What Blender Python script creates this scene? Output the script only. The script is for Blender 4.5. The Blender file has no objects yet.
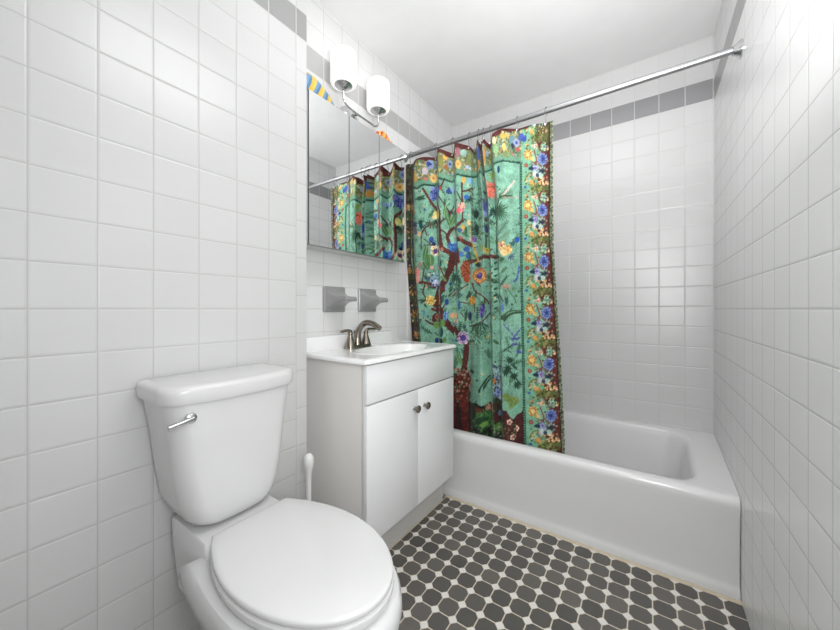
import bpy, bmesh, math, random
import numpy as np
from mathutils import Vector, Matrix

# ------------------------------------------------------------------ camera
C = bpy.context.scene.collection
YAW = 0.6009; FX = 333.258; CX = 419.39; CY = 309.0; H = 1.0236
ca, sa = math.cos(YAW), math.sin(YAW)
cam = bpy.data.cameras.new('camera'); camo = bpy.data.objects.new('camera', cam); C.objects.link(camo)
cam.sensor_width = 36; cam.lens = FX / 840 * 36; cam.clip_start = 0.02
cam.shift_x = (420 - CX) / 840; cam.shift_y = (CY - 315) / 840
camo.location = (0, 0, H); camo.rotation_euler = (math.pi / 2, 0, YAW - math.pi / 2)
bpy.context.scene.camera = camo
# ------------------------------------------------------------------ world, lights, exposure
w = bpy.data.worlds.new('world'); bpy.context.scene.world = w; w.use_nodes = True
w.node_tree.nodes['Background'].inputs[0].default_value = (0.96, 0.98, 1.0, 1)
w.node_tree.nodes['Background'].inputs[1].default_value = 1.0
def area(name, loc, rot, sx, sy, power, col=(1, 1, 1), spread=180):
    l = bpy.data.lights.new(name, 'AREA'); l.shape = 'RECTANGLE'; l.size = sx; l.size_y = sy; l.energy = power; l.color = col; l.spread = math.radians(spread)
    o = bpy.data.objects.new(name, l); o.location = loc; o.rotation_euler = rot; C.objects.link(o); return o
area('ceiling_fill', (0.80, 0.24, 2.372), (0, 0, 0), 0.8, 0.5, 6.0)  # added fill under the ceiling, no fixture hangs there
area('upward_fill', (0.45, -0.1, 1.45), Vector((0.62, 0.12, 0.80)).to_track_quat('-Z', 'Y').to_euler(), 0.5, 0.3, 12.5, spread=130)  # unseen fill aimed upward, added to brighten ceiling and far wall
area('doorway_fill', (-0.10, -0.50, 1.5), (math.radians(80), 0, math.radians(-38)), 0.7, 1.5, 4)  # soft fill added at the open doorway
area('camera_side_fill', (0.10, -0.16, 1.15), Vector((1.0, 0.42, -0.22)).to_track_quat('-Z', 'Y').to_euler(), 0.3, 0.5, 5.2, spread=140)  # frontal fill added beside the camera for the lower surfaces
vs = bpy.context.scene.view_settings
vs.view_transform = 'Standard'; vs.look = 'None'; vs.exposure = 0.14; vs.gamma = 1.0; vs.use_curve_mapping = False

# ------------------------------------------------------------------ room numbers
T = 0.109; TV = 0.10273            # tile pitch across, tile pitch up
DA, DB, XF, YB, ZC = 1.0844, 1.2011, 2.1815, -0.27, 2.378
XE = 0.8152                        # end of the wall behind the toilet

def lin(c):
    c = [x / 255 for x in c]
    return tuple(x / 12.92 if x <= 0.04045 else ((x + 0.055) / 1.055) ** 2.4 for x in c) + (1,)

# ------------------------------------------------------------------ node helpers
class NT:
    def __init__(s, name):
        s.m = bpy.data.materials.new(name); s.m.use_nodes = True
        s.t = s.m.node_tree; s.n = s.t.nodes; s.b = s.n['Principled BSDF']
    def link(s, a, b): s.t.links.new(a, b)
    def val(s, x, sock):
        if isinstance(x, (int, float)): sock.default_value = x
        else: s.link(x, sock)
    def math(s, op, a, b=None, c=None):
        n = s.n.new('ShaderNodeMath'); n.operation = op
        s.val(a, n.inputs[0])
        if b is not None: s.val(b, n.inputs[1])
        if c is not None: s.val(c, n.inputs[2])
        return n.outputs[0]
    def mix(s, f, a, b):
        n = s.n.new('ShaderNodeMix'); n.data_type = 'RGBA'
        s.val(f, n.inputs[0])
        for x, k in ((a, 6), (b, 7)):
            if isinstance(x, tuple): n.inputs[k].default_value = x
            else: s.link(x, n.inputs[k])
        return n.outputs[2]
    def pos(s):
        g = s.n.new('ShaderNodeNewGeometry'); p = s.n.new('ShaderNodeSeparateXYZ')
        s.link(g.outputs['Position'], p.inputs[0]); return p.outputs
    def noise(s, scale, detail=3, vec=None):
        n = s.n.new('ShaderNodeTexNoise'); n.inputs['Scale'].default_value = scale; n.inputs['Detail'].default_value = detail
        if vec is None:
            g = s.n.new('ShaderNodeTexCoord'); vec = g.outputs['Object']
        s.link(vec, n.inputs['Vector']); return n.outputs['Fac']
    def bump(s, h, strength, dist=0.001):
        n = s.n.new('ShaderNodeBump'); n.inputs['Strength'].default_value = strength; n.inputs['Distance'].default_value = dist
        s.link(h, n.inputs['Height']); s.link(n.outputs[0], s.b.inputs['Normal'])

def simple(name, col, rough=0.5, metal=0.0, var=0.04, scale=6.0, bump=0.0, coat=0.0, spec=0.5):
    k = NT(name); c = lin(col)
    f = k.noise(scale)
    d = tuple(max(0, x * (1 - var)) for x in c[:3]) + (1,); l = tuple(min(1, x * (1 + var)) for x in c[:3]) + (1,)
    k.link(k.mix(f, d, l), k.b.inputs['Base Color'])
    k.b.inputs['Roughness'].default_value = rough; k.b.inputs['Metallic'].default_value = metal
    k.b.inputs['Coat Weight'].default_value = coat; k.b.inputs['Specular IOR Level'].default_value = spec
    if bump: k.bump(k.noise(scale * 20), bump)
    return k.m

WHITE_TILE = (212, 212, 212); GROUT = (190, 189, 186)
def tile_mat(name, axis, h0, v0, stripe_col, col=WHITE_TILE, grout=GROUT, trim_from=None, stripe=(10, 11), v_pitch=TV):
    """glazed square wall tile; a row of grey tiles; optional column of taller trim tiles past trim_from"""
    k = NT(name); P = k.pos(); h = P[axis]; v = P[2]
    a = k.math('DIVIDE', k.math('SUBTRACT', h, h0), T)
    b = k.math('DIVIDE', k.math('SUBTRACT', v, v0), v_pitch)
    if trim_from is not None:
        istrim = k.math('GREATER_THAN', h, trim_from)
        # trim tiles: taller, one column
        b2 = k.math('DIVIDE', k.math('SUBTRACT', v, 1.0744), 0.1415)
        instripe0 = k.math('MULTIPLY', k.math('GREATER_THAN', b, stripe[0]), k.math('LESS_THAN', b, stripe[1]))
        usetrim = k.math('MULTIPLY', istrim, k.math('LESS_THAN', b, 9.5))
        bb = k.math('ADD', k.math('MULTIPLY', b2, usetrim), k.math('MULTIPLY', b, k.math('SUBTRACT', 1.0, usetrim)))
        aa = k.math('MINIMUM', a, (trim_from - h0) / T + 0.4)
    else:
        bb = b; aa = a
    def edge(x, px):          # distance in metres to the nearest joint
        f = k.math('FRACT', k.math('ADD', x, 100.0))
        return k.math('MULTIPLY', k.math('MINIMUM', f, k.math('SUBTRACT', 1.0, f)), px)
    ea, eb = edge(aa, T), edge(bb, v_pitch)
    e = k.math('MINIMUM', ea, eb)
    mr = k.n.new('ShaderNodeMapRange'); mr.inputs[1].default_value = 0.0006; mr.inputs[2].default_value = 0.0016
    k.link(e, mr.inputs[0]); tile = mr.outputs[0]
    mr2 = k.n.new('ShaderNodeMapRange'); mr2.interpolation_type = 'SMOOTHSTEP'
    mr2.inputs[1].default_value = 0.0005; mr2.inputs[2].default_value = 0.005; k.link(e, mr2.inputs[0])
    instr = k.math('MULTIPLY', k.math('GREATER_THAN', b, stripe[0]), k.math('LESS_THAN', b, stripe[1]))
    wn = k.n.new('ShaderNodeTexWhiteNoise'); wn.noise_dimensions = '2D'
    cv = k.n.new('ShaderNodeCombineXYZ'); k.link(k.math('FLOOR', aa), cv.inputs[0]); k.link(k.math('FLOOR', bb), cv.inputs[1]); k.link(cv.outputs[0], wn.inputs['Vector'])
    c = lin(col); c2 = tuple(x * 0.965 for x in c[:3]) + (1,)
    body = k.mix(wn.outputs['Value'], c2, c)
    s = lin(stripe_col); s2 = tuple(x * 0.93 for x in s[:3]) + (1,)
    body = k.mix(instr, body, k.mix(wn.outputs['Value'], s2, s))
    gro = k.mix(instr, lin(grout), lin((225, 225, 223)))
    k.link(k.mix(tile, gro, body), k.b.inputs['Base Color'])
    k.link(k.math('MULTIPLY_ADD', tile, -0.42, 0.7), k.b.inputs['Roughness'])
    n = k.noise(9.0, 2)
    hgt = k.math('ADD', mr2.outputs[0], k.math('ADD', k.math('MULTIPLY', n, 0.8), k.math('MULTIPLY', wn.outputs['Value'], 0.15)))
    k.bump(hgt, 0.5, 0.0012)
    return k.m

def floor_mat():
    k = NT('octagon_floor_tile'); P = k.pos(); p = 0.068; ox, oy = 1.5459, 0.8365
    def cell(v, o):
        x = k.math('ADD', k.math('DIVIDE', k.math('SUBTRACT', v, o), p), 100.5)
        fl = k.math('FLOOR', x)
        return k.math('ABSOLUTE', k.math('SUBTRACT', k.math('SUBTRACT', x, fl), 0.5)), fl
    ax, ix = cell(P[0], ox); ay, iy = cell(P[1], oy)
    d1 = k.math('SUBTRACT', 0.5, k.math('MAXIMUM', ax, ay))                 # to the cell border
    dg = k.math('SUBTRACT', 0.748, k.math('ADD', ax, ay))                   # to the cut corner (positive = in the octagon)
    # grout where near straight joint and inside the octagon zone
    joint = k.math('LESS_THAN', d1, 0.030)
    inoct = k.math('GREATER_THAN', dg, 0.0)
    ingr = k.math('LESS_THAN', k.math('ABSOLUTE', k.math('ADD', dg, 0.0)), 0.022)
    wn = k.n.new('ShaderNodeTexWhiteNoise'); wn.noise_dimensions = '2D'
    cv = k.n.new('ShaderNodeCombineXYZ'); k.link(ix, cv.inputs[0]); k.link(iy, cv.inputs[1]); k.link(cv.outputs[0], wn.inputs['Vector'])
    nz = k.noise(30.0, 3)
    oc = k.mix(wn.outputs['Value'], lin((76, 75, 73)), lin((104, 100, 95)))
    oc = k.mix(k.math('MULTIPLY', nz, 0.3), oc, lin((108, 104, 98)))
    grout = k.mix(k.noise(14.0, 4), lin((196, 182, 160)), lin((222, 214, 200)))
    dot = lin((226, 224, 218))
    octc = k.mix(joint, oc, grout)
    c = k.mix(inoct, dot, octc)
    c = k.mix(ingr, c, grout)
    k.link(c, k.b.inputs['Base Color'])
    g = k.math('MAXIMUM', ingr, k.math('MULTIPLY', joint, inoct))
    k.link(k.math('MULTIPLY_ADD', g, 0.4, 0.38), k.b.inputs['Roughness'])
    k.bump(k.math('MULTIPLY', g, -1.0), 0.4, 0.0012)
    return k.m

def metal(name, col, rough):
    return simple(name, col, rough, 1.0, 0.03, 20)

M = {}
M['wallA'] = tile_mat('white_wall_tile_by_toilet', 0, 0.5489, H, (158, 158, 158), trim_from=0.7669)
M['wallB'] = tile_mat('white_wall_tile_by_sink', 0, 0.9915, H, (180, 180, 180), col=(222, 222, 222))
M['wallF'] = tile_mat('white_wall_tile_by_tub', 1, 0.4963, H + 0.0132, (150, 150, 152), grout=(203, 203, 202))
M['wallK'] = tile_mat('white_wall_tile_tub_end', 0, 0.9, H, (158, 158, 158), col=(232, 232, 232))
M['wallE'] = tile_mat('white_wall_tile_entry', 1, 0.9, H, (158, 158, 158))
M['floor'] = floor_mat()
M['ceil'] = simple('ceiling_paint', (228, 228, 228), 0.85, bump=0.15, scale=8)
M['paint'] = simple('white_trim_paint', (222, 222, 220), 0.5)
M['bull'] = simple('bullnose_glaze', (226, 226, 224), 0.3)
M['porc'] = simple('white_porcelain', (212, 212, 212), 0.16, coat=0.3, var=0.015)
M['tubw'] = simple('tub_enamel', (222, 222, 222), 0.22, coat=0.2, var=0.025, scale=4)
M['seat'] = simple('toilet_seat_plastic', (214, 214, 214), 0.07, var=0.01)
M['lam'] = simple('white_laminate', (234, 235, 236), 0.42, var=0.015)
M['lamedge'] = simple('laminate_side', (236, 234, 230), 0.5, var=0.03)
M['toe'] = simple('toe_kick_paint', (198, 197, 193), 0.6)
M['marble'] = simple('cultured_marble_white', (236, 236, 236), 0.15, var=0.01, coat=0.3)
M['nickel'] = metal('brushed_nickel', (150, 142, 132), 0.26)
M['chrome'] = metal('chrome', (200, 200, 202), 0.12)
M['steel'] = metal('rod_steel', (168, 168, 170), 0.42)
M['wire'] = metal('dark_hook_wire', (120, 118, 116), 0.4)
M['mirror'] = metal('mirror_glass', (236, 238, 238), 0.0)
M['cab'] = metal('cabinet_steel', (165, 165, 165), 0.35)
M['gap'] = simple('dark_gap_shade', (62, 60, 58), 0.7)
M['gray'] = simple('gray_glazed_ceramic', (146, 146, 146), 0.3, var=0.05, coat=0.15)
M['plastic'] = simple('white_brush_plastic', (226, 226, 224), 0.3)
M['caulk'] = simple('aged_caulk', (205, 192, 168), 0.7, var=0.12, scale=25)
M['rust'] = simple('rust_mark', (120, 80, 60), 0.8)

def shade_mat():
    k = NT('frosted_lamp_glass')
    k.b.inputs['Base Color'].default_value = (0.8, 0.8, 0.79, 1); k.b.inputs['Roughness'].default_value = 0.35
    k.b.inputs['Emission Color'].default_value = (1.0, 0.985, 0.96, 1); k.b.inputs['Emission Strength'].default_value = 0.42
    return k.m
M['shade'] = shade_mat()
def bulb_mat():
    k = NT('lit_bulb'); k.b.inputs['Emission Color'].default_value = (1, 0.97, 0.92, 1); k.b.inputs['Emission Strength'].default_value = 1.5
    return k.m
M['bulb'] = bulb_mat()

def stripes_mat(name, cols, scale, rough=0.3):
    k = NT(name); tc = k.n.new('ShaderNodeTexCoord'); s = k.n.new('ShaderNodeSeparateXYZ'); k.link(tc.outputs['Object'], s.inputs[0])
    x = k.math('ADD', s.outputs[0], k.math('MULTIPLY', s.outputs[2], -0.35))
    x = k.math('ADD', x, k.math('MULTIPLY', k.noise(25.0, 1), 0.012))
    f = k.math('FRACT', k.math('MULTIPLY', k.math('ADD', x, 5.0), scale))
    r = k.n.new('ShaderNodeValToRGB'); r.color_ramp.interpolation = 'CONSTANT'
    els = r.color_ramp.elements
    while len(els) < len(cols): els.new(0.5)
    for i, c in enumerate(cols): els[i].position = i / len(cols) ; els[i].color = lin(c)
    k.link(f, r.inputs[0]); k.link(r.outputs[0], k.b.inputs['Base Color']); k.b.inputs['Roughness'].default_value = rough
    return k.m
M['fish1'] = stripes_mat('blue_yellow_stripes', [(222, 184, 74), (226, 194, 96), (112, 156, 190), (86, 128, 168)], 21)
M['fish2'] = stripes_mat('orange_red_stripes', [(236, 190, 90), (236, 172, 80), (214, 96, 60), (232, 150, 80)], 30)
M['yellow'] = simple('yellow_glaze', (238, 196, 70), 0.3)
M['orange'] = simple('orange_glaze', (240, 150, 50), 0.3)
M['red'] = simple('red_glaze', (205, 60, 60), 0.3)
M['black'] = simple('black_eye_paint', (25, 25, 25), 0.3)

# ------------------------------------------------------------------ object helpers
def tag(o, label=None, cat=None, group=None, kind=None):
    if label: o['label'] = label
    if cat: o['category'] = cat
    if group: o['group'] = group
    if kind: o['kind'] = kind
    return o
def thing(name, label, cat, loc=(0, 0, 0), group=None):
    o = bpy.data.objects.new(name, None); o.empty_display_size = 0.05; o.location = loc; C.objects.link(o)
    return tag(o, label, cat, group)
def link_mesh(name, me, mat, parent=None, smooth=True, origin=None):
    o = bpy.data.objects.new(name, me); C.objects.link(o)
    if mat and not me.materials: me.materials.append(mat)
    if smooth:
        me.polygons.foreach_set('use_smooth', [True] * len(me.polygons))
        try: me.set_sharp_from_angle(angle=math.radians(40))
        except Exception: pass
    if origin is not None:
        me.transform(Matrix.Translation(-Vector(origin))); o.location = origin
    if parent:
        o.parent = parent
        if origin is None:      # meshes are modelled in world space, parents are unrotated empties
            o.location = -_wl(parent)
        else: o.location = Vector(origin) - _wl(parent)
    return o
def _wl(o):
    v = Vector(o.location)
    while o.parent: o = o.parent; v += o.location
    return v
def obj(name, bm, mat, parent=None, smooth=True, origin=None):
    me = bpy.data.meshes.new(name)
    bmesh.ops.recalc_face_normals(bm, faces=bm.faces)
    bm.to_mesh(me); bm.free()
    return link_mesh(name, me, mat, parent, smooth, origin)
def box(bm, x0, x1, y0, y1, z0, z1, bevel=0.0, seg=2):
    r = bmesh.ops.create_cube(bm, size=1.0); vs = r['verts']
    for v in vs:
        v.co = Vector((x0 + (v.co.x + .5) * (x1 - x0), y0 + (v.co.y + .5) * (y1 - y0), z0 + (v.co.z + .5) * (z1 - z0)))
    if bevel:
        es = list({e for v in vs for e in v.link_edges})
        bmesh.ops.bevel(bm, geom=es, offset=bevel, segments=seg, profile=0.5, affect='EDGES')
    return bm
def nb(): return bmesh.new()
def bx(name, dims, mat, parent=None, bevel=0.0, seg=2, smooth=True):
    return obj(name, box(nb(), *dims, bevel=bevel, seg=seg), mat, parent, smooth and bevel > 0)
def loft(bm, loops, cap0=True, cap1=True, closed=True):
    rows = [[bm.verts.new(p) for p in L] for L in loops]
    n = len(loops[0])
    for a, b in zip(rows, rows[1:]):
        for i in range(n if closed else n - 1):
            j = (i + 1) % n
            bm.faces.new((a[i], a[j], b[j], b[i]))
    if cap0: bm.faces.new(rows[0])
    if cap1: bm.faces.new(list(reversed(rows[-1])))
    return bm
def lathe(bm, prof, c=(0, 0, 0), axis='Z', n=32, cap0=True, cap1=True, sx=1, sy=1):
    loops = []
    for r, h in prof:
        L = []
        for i in range(n):
            a = 2 * math.pi * i / n; p, q = r * math.cos(a) * sx, r * math.sin(a) * sy
            if axis == 'Z': v = (c[0] + p, c[1] + q, c[2] + h)
            elif axis == 'Y': v = (c[0] + p, c[1] + h, c[2] + q)
            else: v = (c[0] + h, c[1] + p, c[2] + q)
            L.append(v)
        loops.append(L)
    return loft(bm, loops, cap0, cap1)
def smooth_path(pts, sub=8):
    P = [Vector(p) for p in pts]; out = []
    for i in range(len(P) - 1):
        p0 = P[max(i - 1, 0)]; p1 = P[i]; p2 = P[i + 1]; p3 = P[min(i + 2, len(P) - 1)]
        for k in range(sub):
            t = k / sub
            out.append(0.5 * ((2 * p1) + (p2 - p0) * t + (2 * p0 - 5 * p1 + 4 * p2 - p3) * t * t + (3 * p1 - p0 - 3 * p2 + p3) * t ** 3))
    out.append(P[-1]); return out
def tube(bm, pts, rad, n=12, sub=8, flat=1.0):
    """rad: number or list per control point; flat squashes the section vertically"""
    path = smooth_path(pts, sub) if sub > 1 else [Vector(p) for p in pts]
    if isinstance(rad, (int, float)): R = [rad] * len(path)
    else:
        s = np.linspace(0, len(rad) - 1, len(path)); R = np.interp(s, range(len(rad)), rad)
    loops = []; up = Vector((0, 0, 1)); prev = None
    for i, p in enumerate(path):
        d = (path[min(i + 1, len(path) - 1)] - path[max(i - 1, 0)]).normalized()
        if prev is None:
            s_ = d.cross(up)
            if s_.length < 0.2: s_ = d.cross(Vector((0, 1, 0)))
            s_.normalize()
        else: s_ = (prev - d * prev.dot(d)).normalized()
        prev = s_; u = s_.cross(d)
        loops.append([p + (s_ * math.cos(2 * math.pi * k / n) + u * math.sin(2 * math.pi * k / n) * flat) * float(R[i]) for k in range(n)])
    return loft(bm, loops)
def rrect(x0, x1, y0, y1, r, z, k=6):
    L = []
    for cx_, cy_, a0 in ((x1 - r, y1 - r, 0), (x0 + r, y1 - r, 90), (x0 + r, y0 + r, 180), (x1 - r, y0 + r, 270)):
        for i in range(k + 1):
            a = math.radians(a0 + 90 * i / k); L.append((cx_ + r * math.cos(a), cy_ + r * math.sin(a), z))
    return L
def ray(px, py):
    u = (px - CX) / FX; return ca + u * sa, sa - u * ca, (CY - py) / FX

# ================================================================== SETTING
tag(bx('floor', (-0.5, XF + 0.1, -0.9, DB + 0.1, -0.08, 0.0), M['floor']), kind='structure')
tag(bx('ceiling', (-0.6, XF + 0.1, YB - 0.1, DB + 0.1, ZC, ZC + 0.08), M['ceil']), kind='structure')
tag(bx('wall_left', (-0.6, XE, DA, DB + 0.1, 0, ZC), M['wallA'], bevel=0.004), kind='structure')
tag(bx('wall_back', (XE, XF + 0.1, DB, DB + 0.1, 0, ZC), M['wallB']), kind='structure')
tag(bx('wall_right', (XF, XF + 0.1, YB - 0.1, DB, 0, ZC), M['wallF']), kind='structure')
bm = nb(); box(bm, 0.70, XF, YB - 0.1, YB, 0, ZC); box(bm, -0.5, 0.70, YB - 0.1, YB, 2.1, ZC)
tag(obj('wall_front', bm, M['wallK'], smooth=False), kind='structure')
tag(bx('wall_entry', (-0.6, -0.5, -0.9, DA, 0, ZC), M['wallE']), kind='structure')
tag(bx('trim_1', (1.612, 1.655, DB - 0.008, DB, 0.37, 1.92), M['bull'], bevel=0.005), kind='structure')
bm = nb(); tube(bm, [(1.588 + 0.002 * math.sin(y * 37), y, 0.001) for y in np.linspace(YB, 0.915, 60)], 0.009, 8, 1, flat=0.35)
tag(obj('trim_2', bm, M['caulk']), kind='structure')
bm = nb(); tube(bm, [(0.88, 0.905, 0.002), (1.59, 0.905, 0.002)], 0.003, 6, 1)
tag(obj('trim_3', bm, M['caulk']), kind='structure')
bm = nb(); box(bm, 0.62, 0.70, YB - 0.11, YB + 0.012, 0, 2.1, 0.004); box(bm, -0.5, 0.70, YB - 0.11, YB + 0.012, 2.1, 2.18, 0.004)
tag(obj('trim_4', bm, M['paint']), kind='structure')

# ================================================================== BATHTUB
tub = thing('bathtub', 'white enamel bathtub with straight apron along the tiled wall', 'bathtub', (1.89, 0.46, 0))
def rimz(L, lift=0.055):
    return [(x, y, z + lift * max(0, min(1, (x - 1.66) / 0.5))) for x, y, z in L]
X0 = 1.595
loops = []
for xo, z in ((0.0, 0.0), (0.0, 0.026), (0.006, 0.034), (0.010, 0.05), (0.010, 0.12), (0.008, 0.22), (0.004, 0.29), (0.0, 0.318), (0.0, 0.330), (0.003, 0.343), (0.010, 0.352), (0.022, 0.357)):
    L = rrect(X0 + xo, XF - 0.001, YB + 0.001, DB - 0.001, 0.006, z)
    loops.append(rimz(L, 0.0 if z < 0.3 else 0.05))
inner = ((0.045, 0.357, 0.09), (0.056, 0.354, 0.10), (0.064, 0.345, 0.10), (0.072, 0.32, 0.11), (0.09, 0.22, 0.12), (0.105, 0.13, 0.12), (0.125, 0.085, 0.12), (0.16, 0.065, 0.10))
for ins, z, r in inner:
    bk = 0.032 + (ins - 0.045) * 0.9
    L = rrect(X0 + ins, XF - bk, YB + 0.05 + ins, DB - 0.03 - ins, r, z)
    loops.append(rimz(L, 0.05 if z > 0.3 else 0.02))
bm = nb(); loft(bm, loops)
o = obj('tub_shell', bm, M['tubw'], tub)
bm = nb(); lathe(bm, [(0.022, 0), (0.03, 0.002), (0.03, 0.004), (0.01, 0.006)], (1.88, 0.95, 0.085), n=24); obj('tub_drain', bm, M['chrome'], tub)

# ================================================================== VANITY
VX0, VX1, VY = 0.889, 1.5416, 0.84
van = thing('bathroom_vanity', 'white two-door vanity cabinet below the sink top', 'cabinet', (1.2, 1.0, 0))
bm = nb(); box(bm, VX0 + 0.001, VX0 + 0.018, VY + 0.024, DB - 0.005, 0.153, 0.822); box(bm, VX1 - 0.018, VX1 - 0.001, VY + 0.024, DB - 0.005, 0.153, 0.822)
box(bm, VX0 + 0.001, VX1 - 0.001, VY + 0.0185, VY + 0.026, 0.153, 0.730); box(bm, VX0 + 0.001, VX1 - 0.001, VY + 0.0185, VY + 0.026, 0.730, 0.822); box(bm, VX0 + 0.001, VX1 - 0.001, VY + 0.024, DB - 0.005, 0.153, 0.170); box(bm, VX0 + 0.001, VX1 - 0.001, DB - 0.012, DB - 0.005, 0.153, 0.822); box(bm, VX0 + 0.001, VX1 + 0.002, 0.925, DB - 0.005, 0, 0.16)
box(bm, VX0 + 0.001, VX0 + 0.018, 0.912, 1.19, 0, 0.16)
obj('cabinet_body', bm, M['lamedge'], van, False)
bx('toe_kick', (VX0 + 0.003, VX1 + 0.004, 0.908, 0.925, 0.0, 0.158), M['toe'], van)
bx('drawer_front', (VX0, VX1, VY, VY + 0.018, 0.6735, 0.8165), M['lam'], van, 0.0015)
seam = 1.2165
for i, (a, b, kx, kz) in enumerate(((VX0, seam - 0.0012, 1.1860, 0.5906), (seam + 0.0012, VX1, 1.2640, 0.5871))):
    d = bx('door', (a, b, VY, VY + 0.018, 0.155, 0.6665), M['lam'], van, 0.0015)
    bm = nb(); lathe(bm, [(0.009, 0), (0.006, -0.004), (0.0055, -0.011), (0.013, -0.015), (0.0168, -0.021), (0.0155, -0.026), (0.008, -0.0295), (0.002, -0.030)], (kx, VY, kz), 'Y', 24)
    k = obj('knob', bm, M['nickel'], d)

# sink top
SZ = 0.839
top = thing('sink_top', 'white moulded sink top with oval basin and backsplash on the vanity', 'sink', (1.2, 1.0, 0.82))
SX0, SX1, SY0, SY1 = 0.866, 1.548, 0.826, DB - 0.001
bm = nb(); nx, ny = 140, 84
bcx, bcy, brx, bry = 1.215, 0.975, 0.215, 0.118
def hz(x, y):
    d = math.sqrt(((x - bcx) / brx) ** 2 + ((y - bcy) / bry) ** 2)
    if d < 1.0: z = -0.105 * (1 - d ** 2.6) ** 0.75
    else: z = 0.0
    if 1.0 <= d < 1.12: z += 0.0035 * math.sin((d - 1.0) / 0.12 * math.pi)
    e = min(x - SX0, SX1 - x, y - SY0, 0.2)
    if e < 0.009: z -= (0.009 - e) ** 2 / 0.009 * 0.9
    if 0.012 < e < 0.03: z += 0.002 * math.sin((e - 0.012) / 0.018 * math.pi)
    return SZ + z
xs = np.unique(np.concatenate([np.linspace(SX0, SX0 + .03, 9), np.linspace(SX0 + .03, SX1 - .03, nx), np.linspace(SX1 - .03, SX1, 9)]))
ys = np.unique(np.concatenate([np.linspace(SY0, SY0 + .03, 9), np.linspace(SY0 + .03, SY1, ny)]))
G = [[bm.verts.new((x, y, hz(x, y))) for x in xs] for y in ys]
for j in range(len(ys) - 1):
    for i in range(len(xs) - 1): bm.faces.new((G[j][i], G[j][i + 1], G[j + 1][i + 1], G[j + 1][i]))
# skirt
border = [G[0][i] for i in range(len(xs))] + [G[j][-1] for j in range(1, len(ys))] + [G[-1][i] for i in range(len(xs) - 2, -1, -1)] + [G[j][0] for j in range(len(ys) - 2, 0, -1)]
low = [bm.verts.new((v.co.x, v.co.y, 0.8235)) for v in border]
for i in range(len(border)):
    j = (i + 1) % len(border); bm.faces.new((border[i], border[j], low[j], low[i]))
obj('slab', bm, M['marble'], top)
bx('backsplash', (SX0, 1.452, DB - 0.022, DB - 0.001, SZ - 0.004, 0.903), M['marble'], top, 0.003)
bm = nb(); lathe(bm, [(0.001, 0.002), (0.02, 0.003), (0.022, 0.0), (0.022, -0.004)], (bcx, bcy, SZ - 0.1045), n=24); obj('drain', bm, M['nickel'], top)

# faucet
FXc, FY = 1.145, 1.138
fa = thing('faucet', 'brushed nickel two-handle faucet behind the oval basin', 'faucet', (FXc, FY, SZ))
bm = nb(); loft(bm, [rrect(FXc - 0.078, FXc + 0.078, FY - 0.027, FY + 0.027, 0.026, SZ + 0.000), rrect(FXc - 0.078, FXc + 0.078, FY - 0.027, FY + 0.027, 0.026, SZ + 0.010), rrect(FXc - 0.072, FXc + 0.072, FY - 0.022, FY + 0.022, 0.021, SZ + 0.016)])
obj('base_plate', bm, M['nickel'], fa)
for s in (-1, 1):
    bm = nb(); hx = FXc + s * 0.052
    lathe(bm, [(0.025, 0.012), (0.023, 0.02), (0.017, 0.04), (0.012, 0.055), (0.0105, 0.063), (0.012, 0.067), (0.012, 0.073), (0.009, 0.078), (0.003, 0.080)], (hx, FY, SZ), n=24)
    hd = obj('handle', bm, M['nickel'], fa)
    bm = nb(); tube(bm, [(hx, FY, SZ + 0.066), (hx - 0.001 + s * 0.002, FY - 0.004, SZ + 0.081), (hx + s * 0.022, FY - 0.004, SZ + 0.086), (hx + s * 0.054, FY - 0.006, SZ + 0.084), (hx + s * 0.066, FY - 0.006, SZ + 0.084)], [0.010, 0.0085, 0.007, 0.0075, 0.004], 12, 6, flat=0.75)
    obj('lever', bm, M['nickel'], hd)
bm = nb(); tube(bm, [(FXc, FY + 0.006, SZ + 0.008), (FXc, FY + 0.005, SZ + 0.05), (FXc, FY - 0.006, SZ + 0.088), (FXc, FY - 0.042, SZ + 0.118), (FXc, FY - 0.090, SZ + 0.117), (FXc, FY - 0.135, SZ + 0.096)],
    [0.022, 0.0165, 0.0145, 0.0135, 0.0125, 0.0125], 16, 8)
obj('spout', bm, M['nickel'], fa)
bm = nb(); tube(bm, [(FXc, FY + 0.024, SZ + 0.01), (FXc, FY + 0.025, SZ + 0.07)], 0.003, 8, 1); lathe(bm, [(0.003, 0), (0.006, .003), (0.006, .009), (0.002, .012)], (FXc, FY + 0.025, SZ + 0.07), n=12)
obj('lift_rod', bm, M['nickel'], fa)

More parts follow.
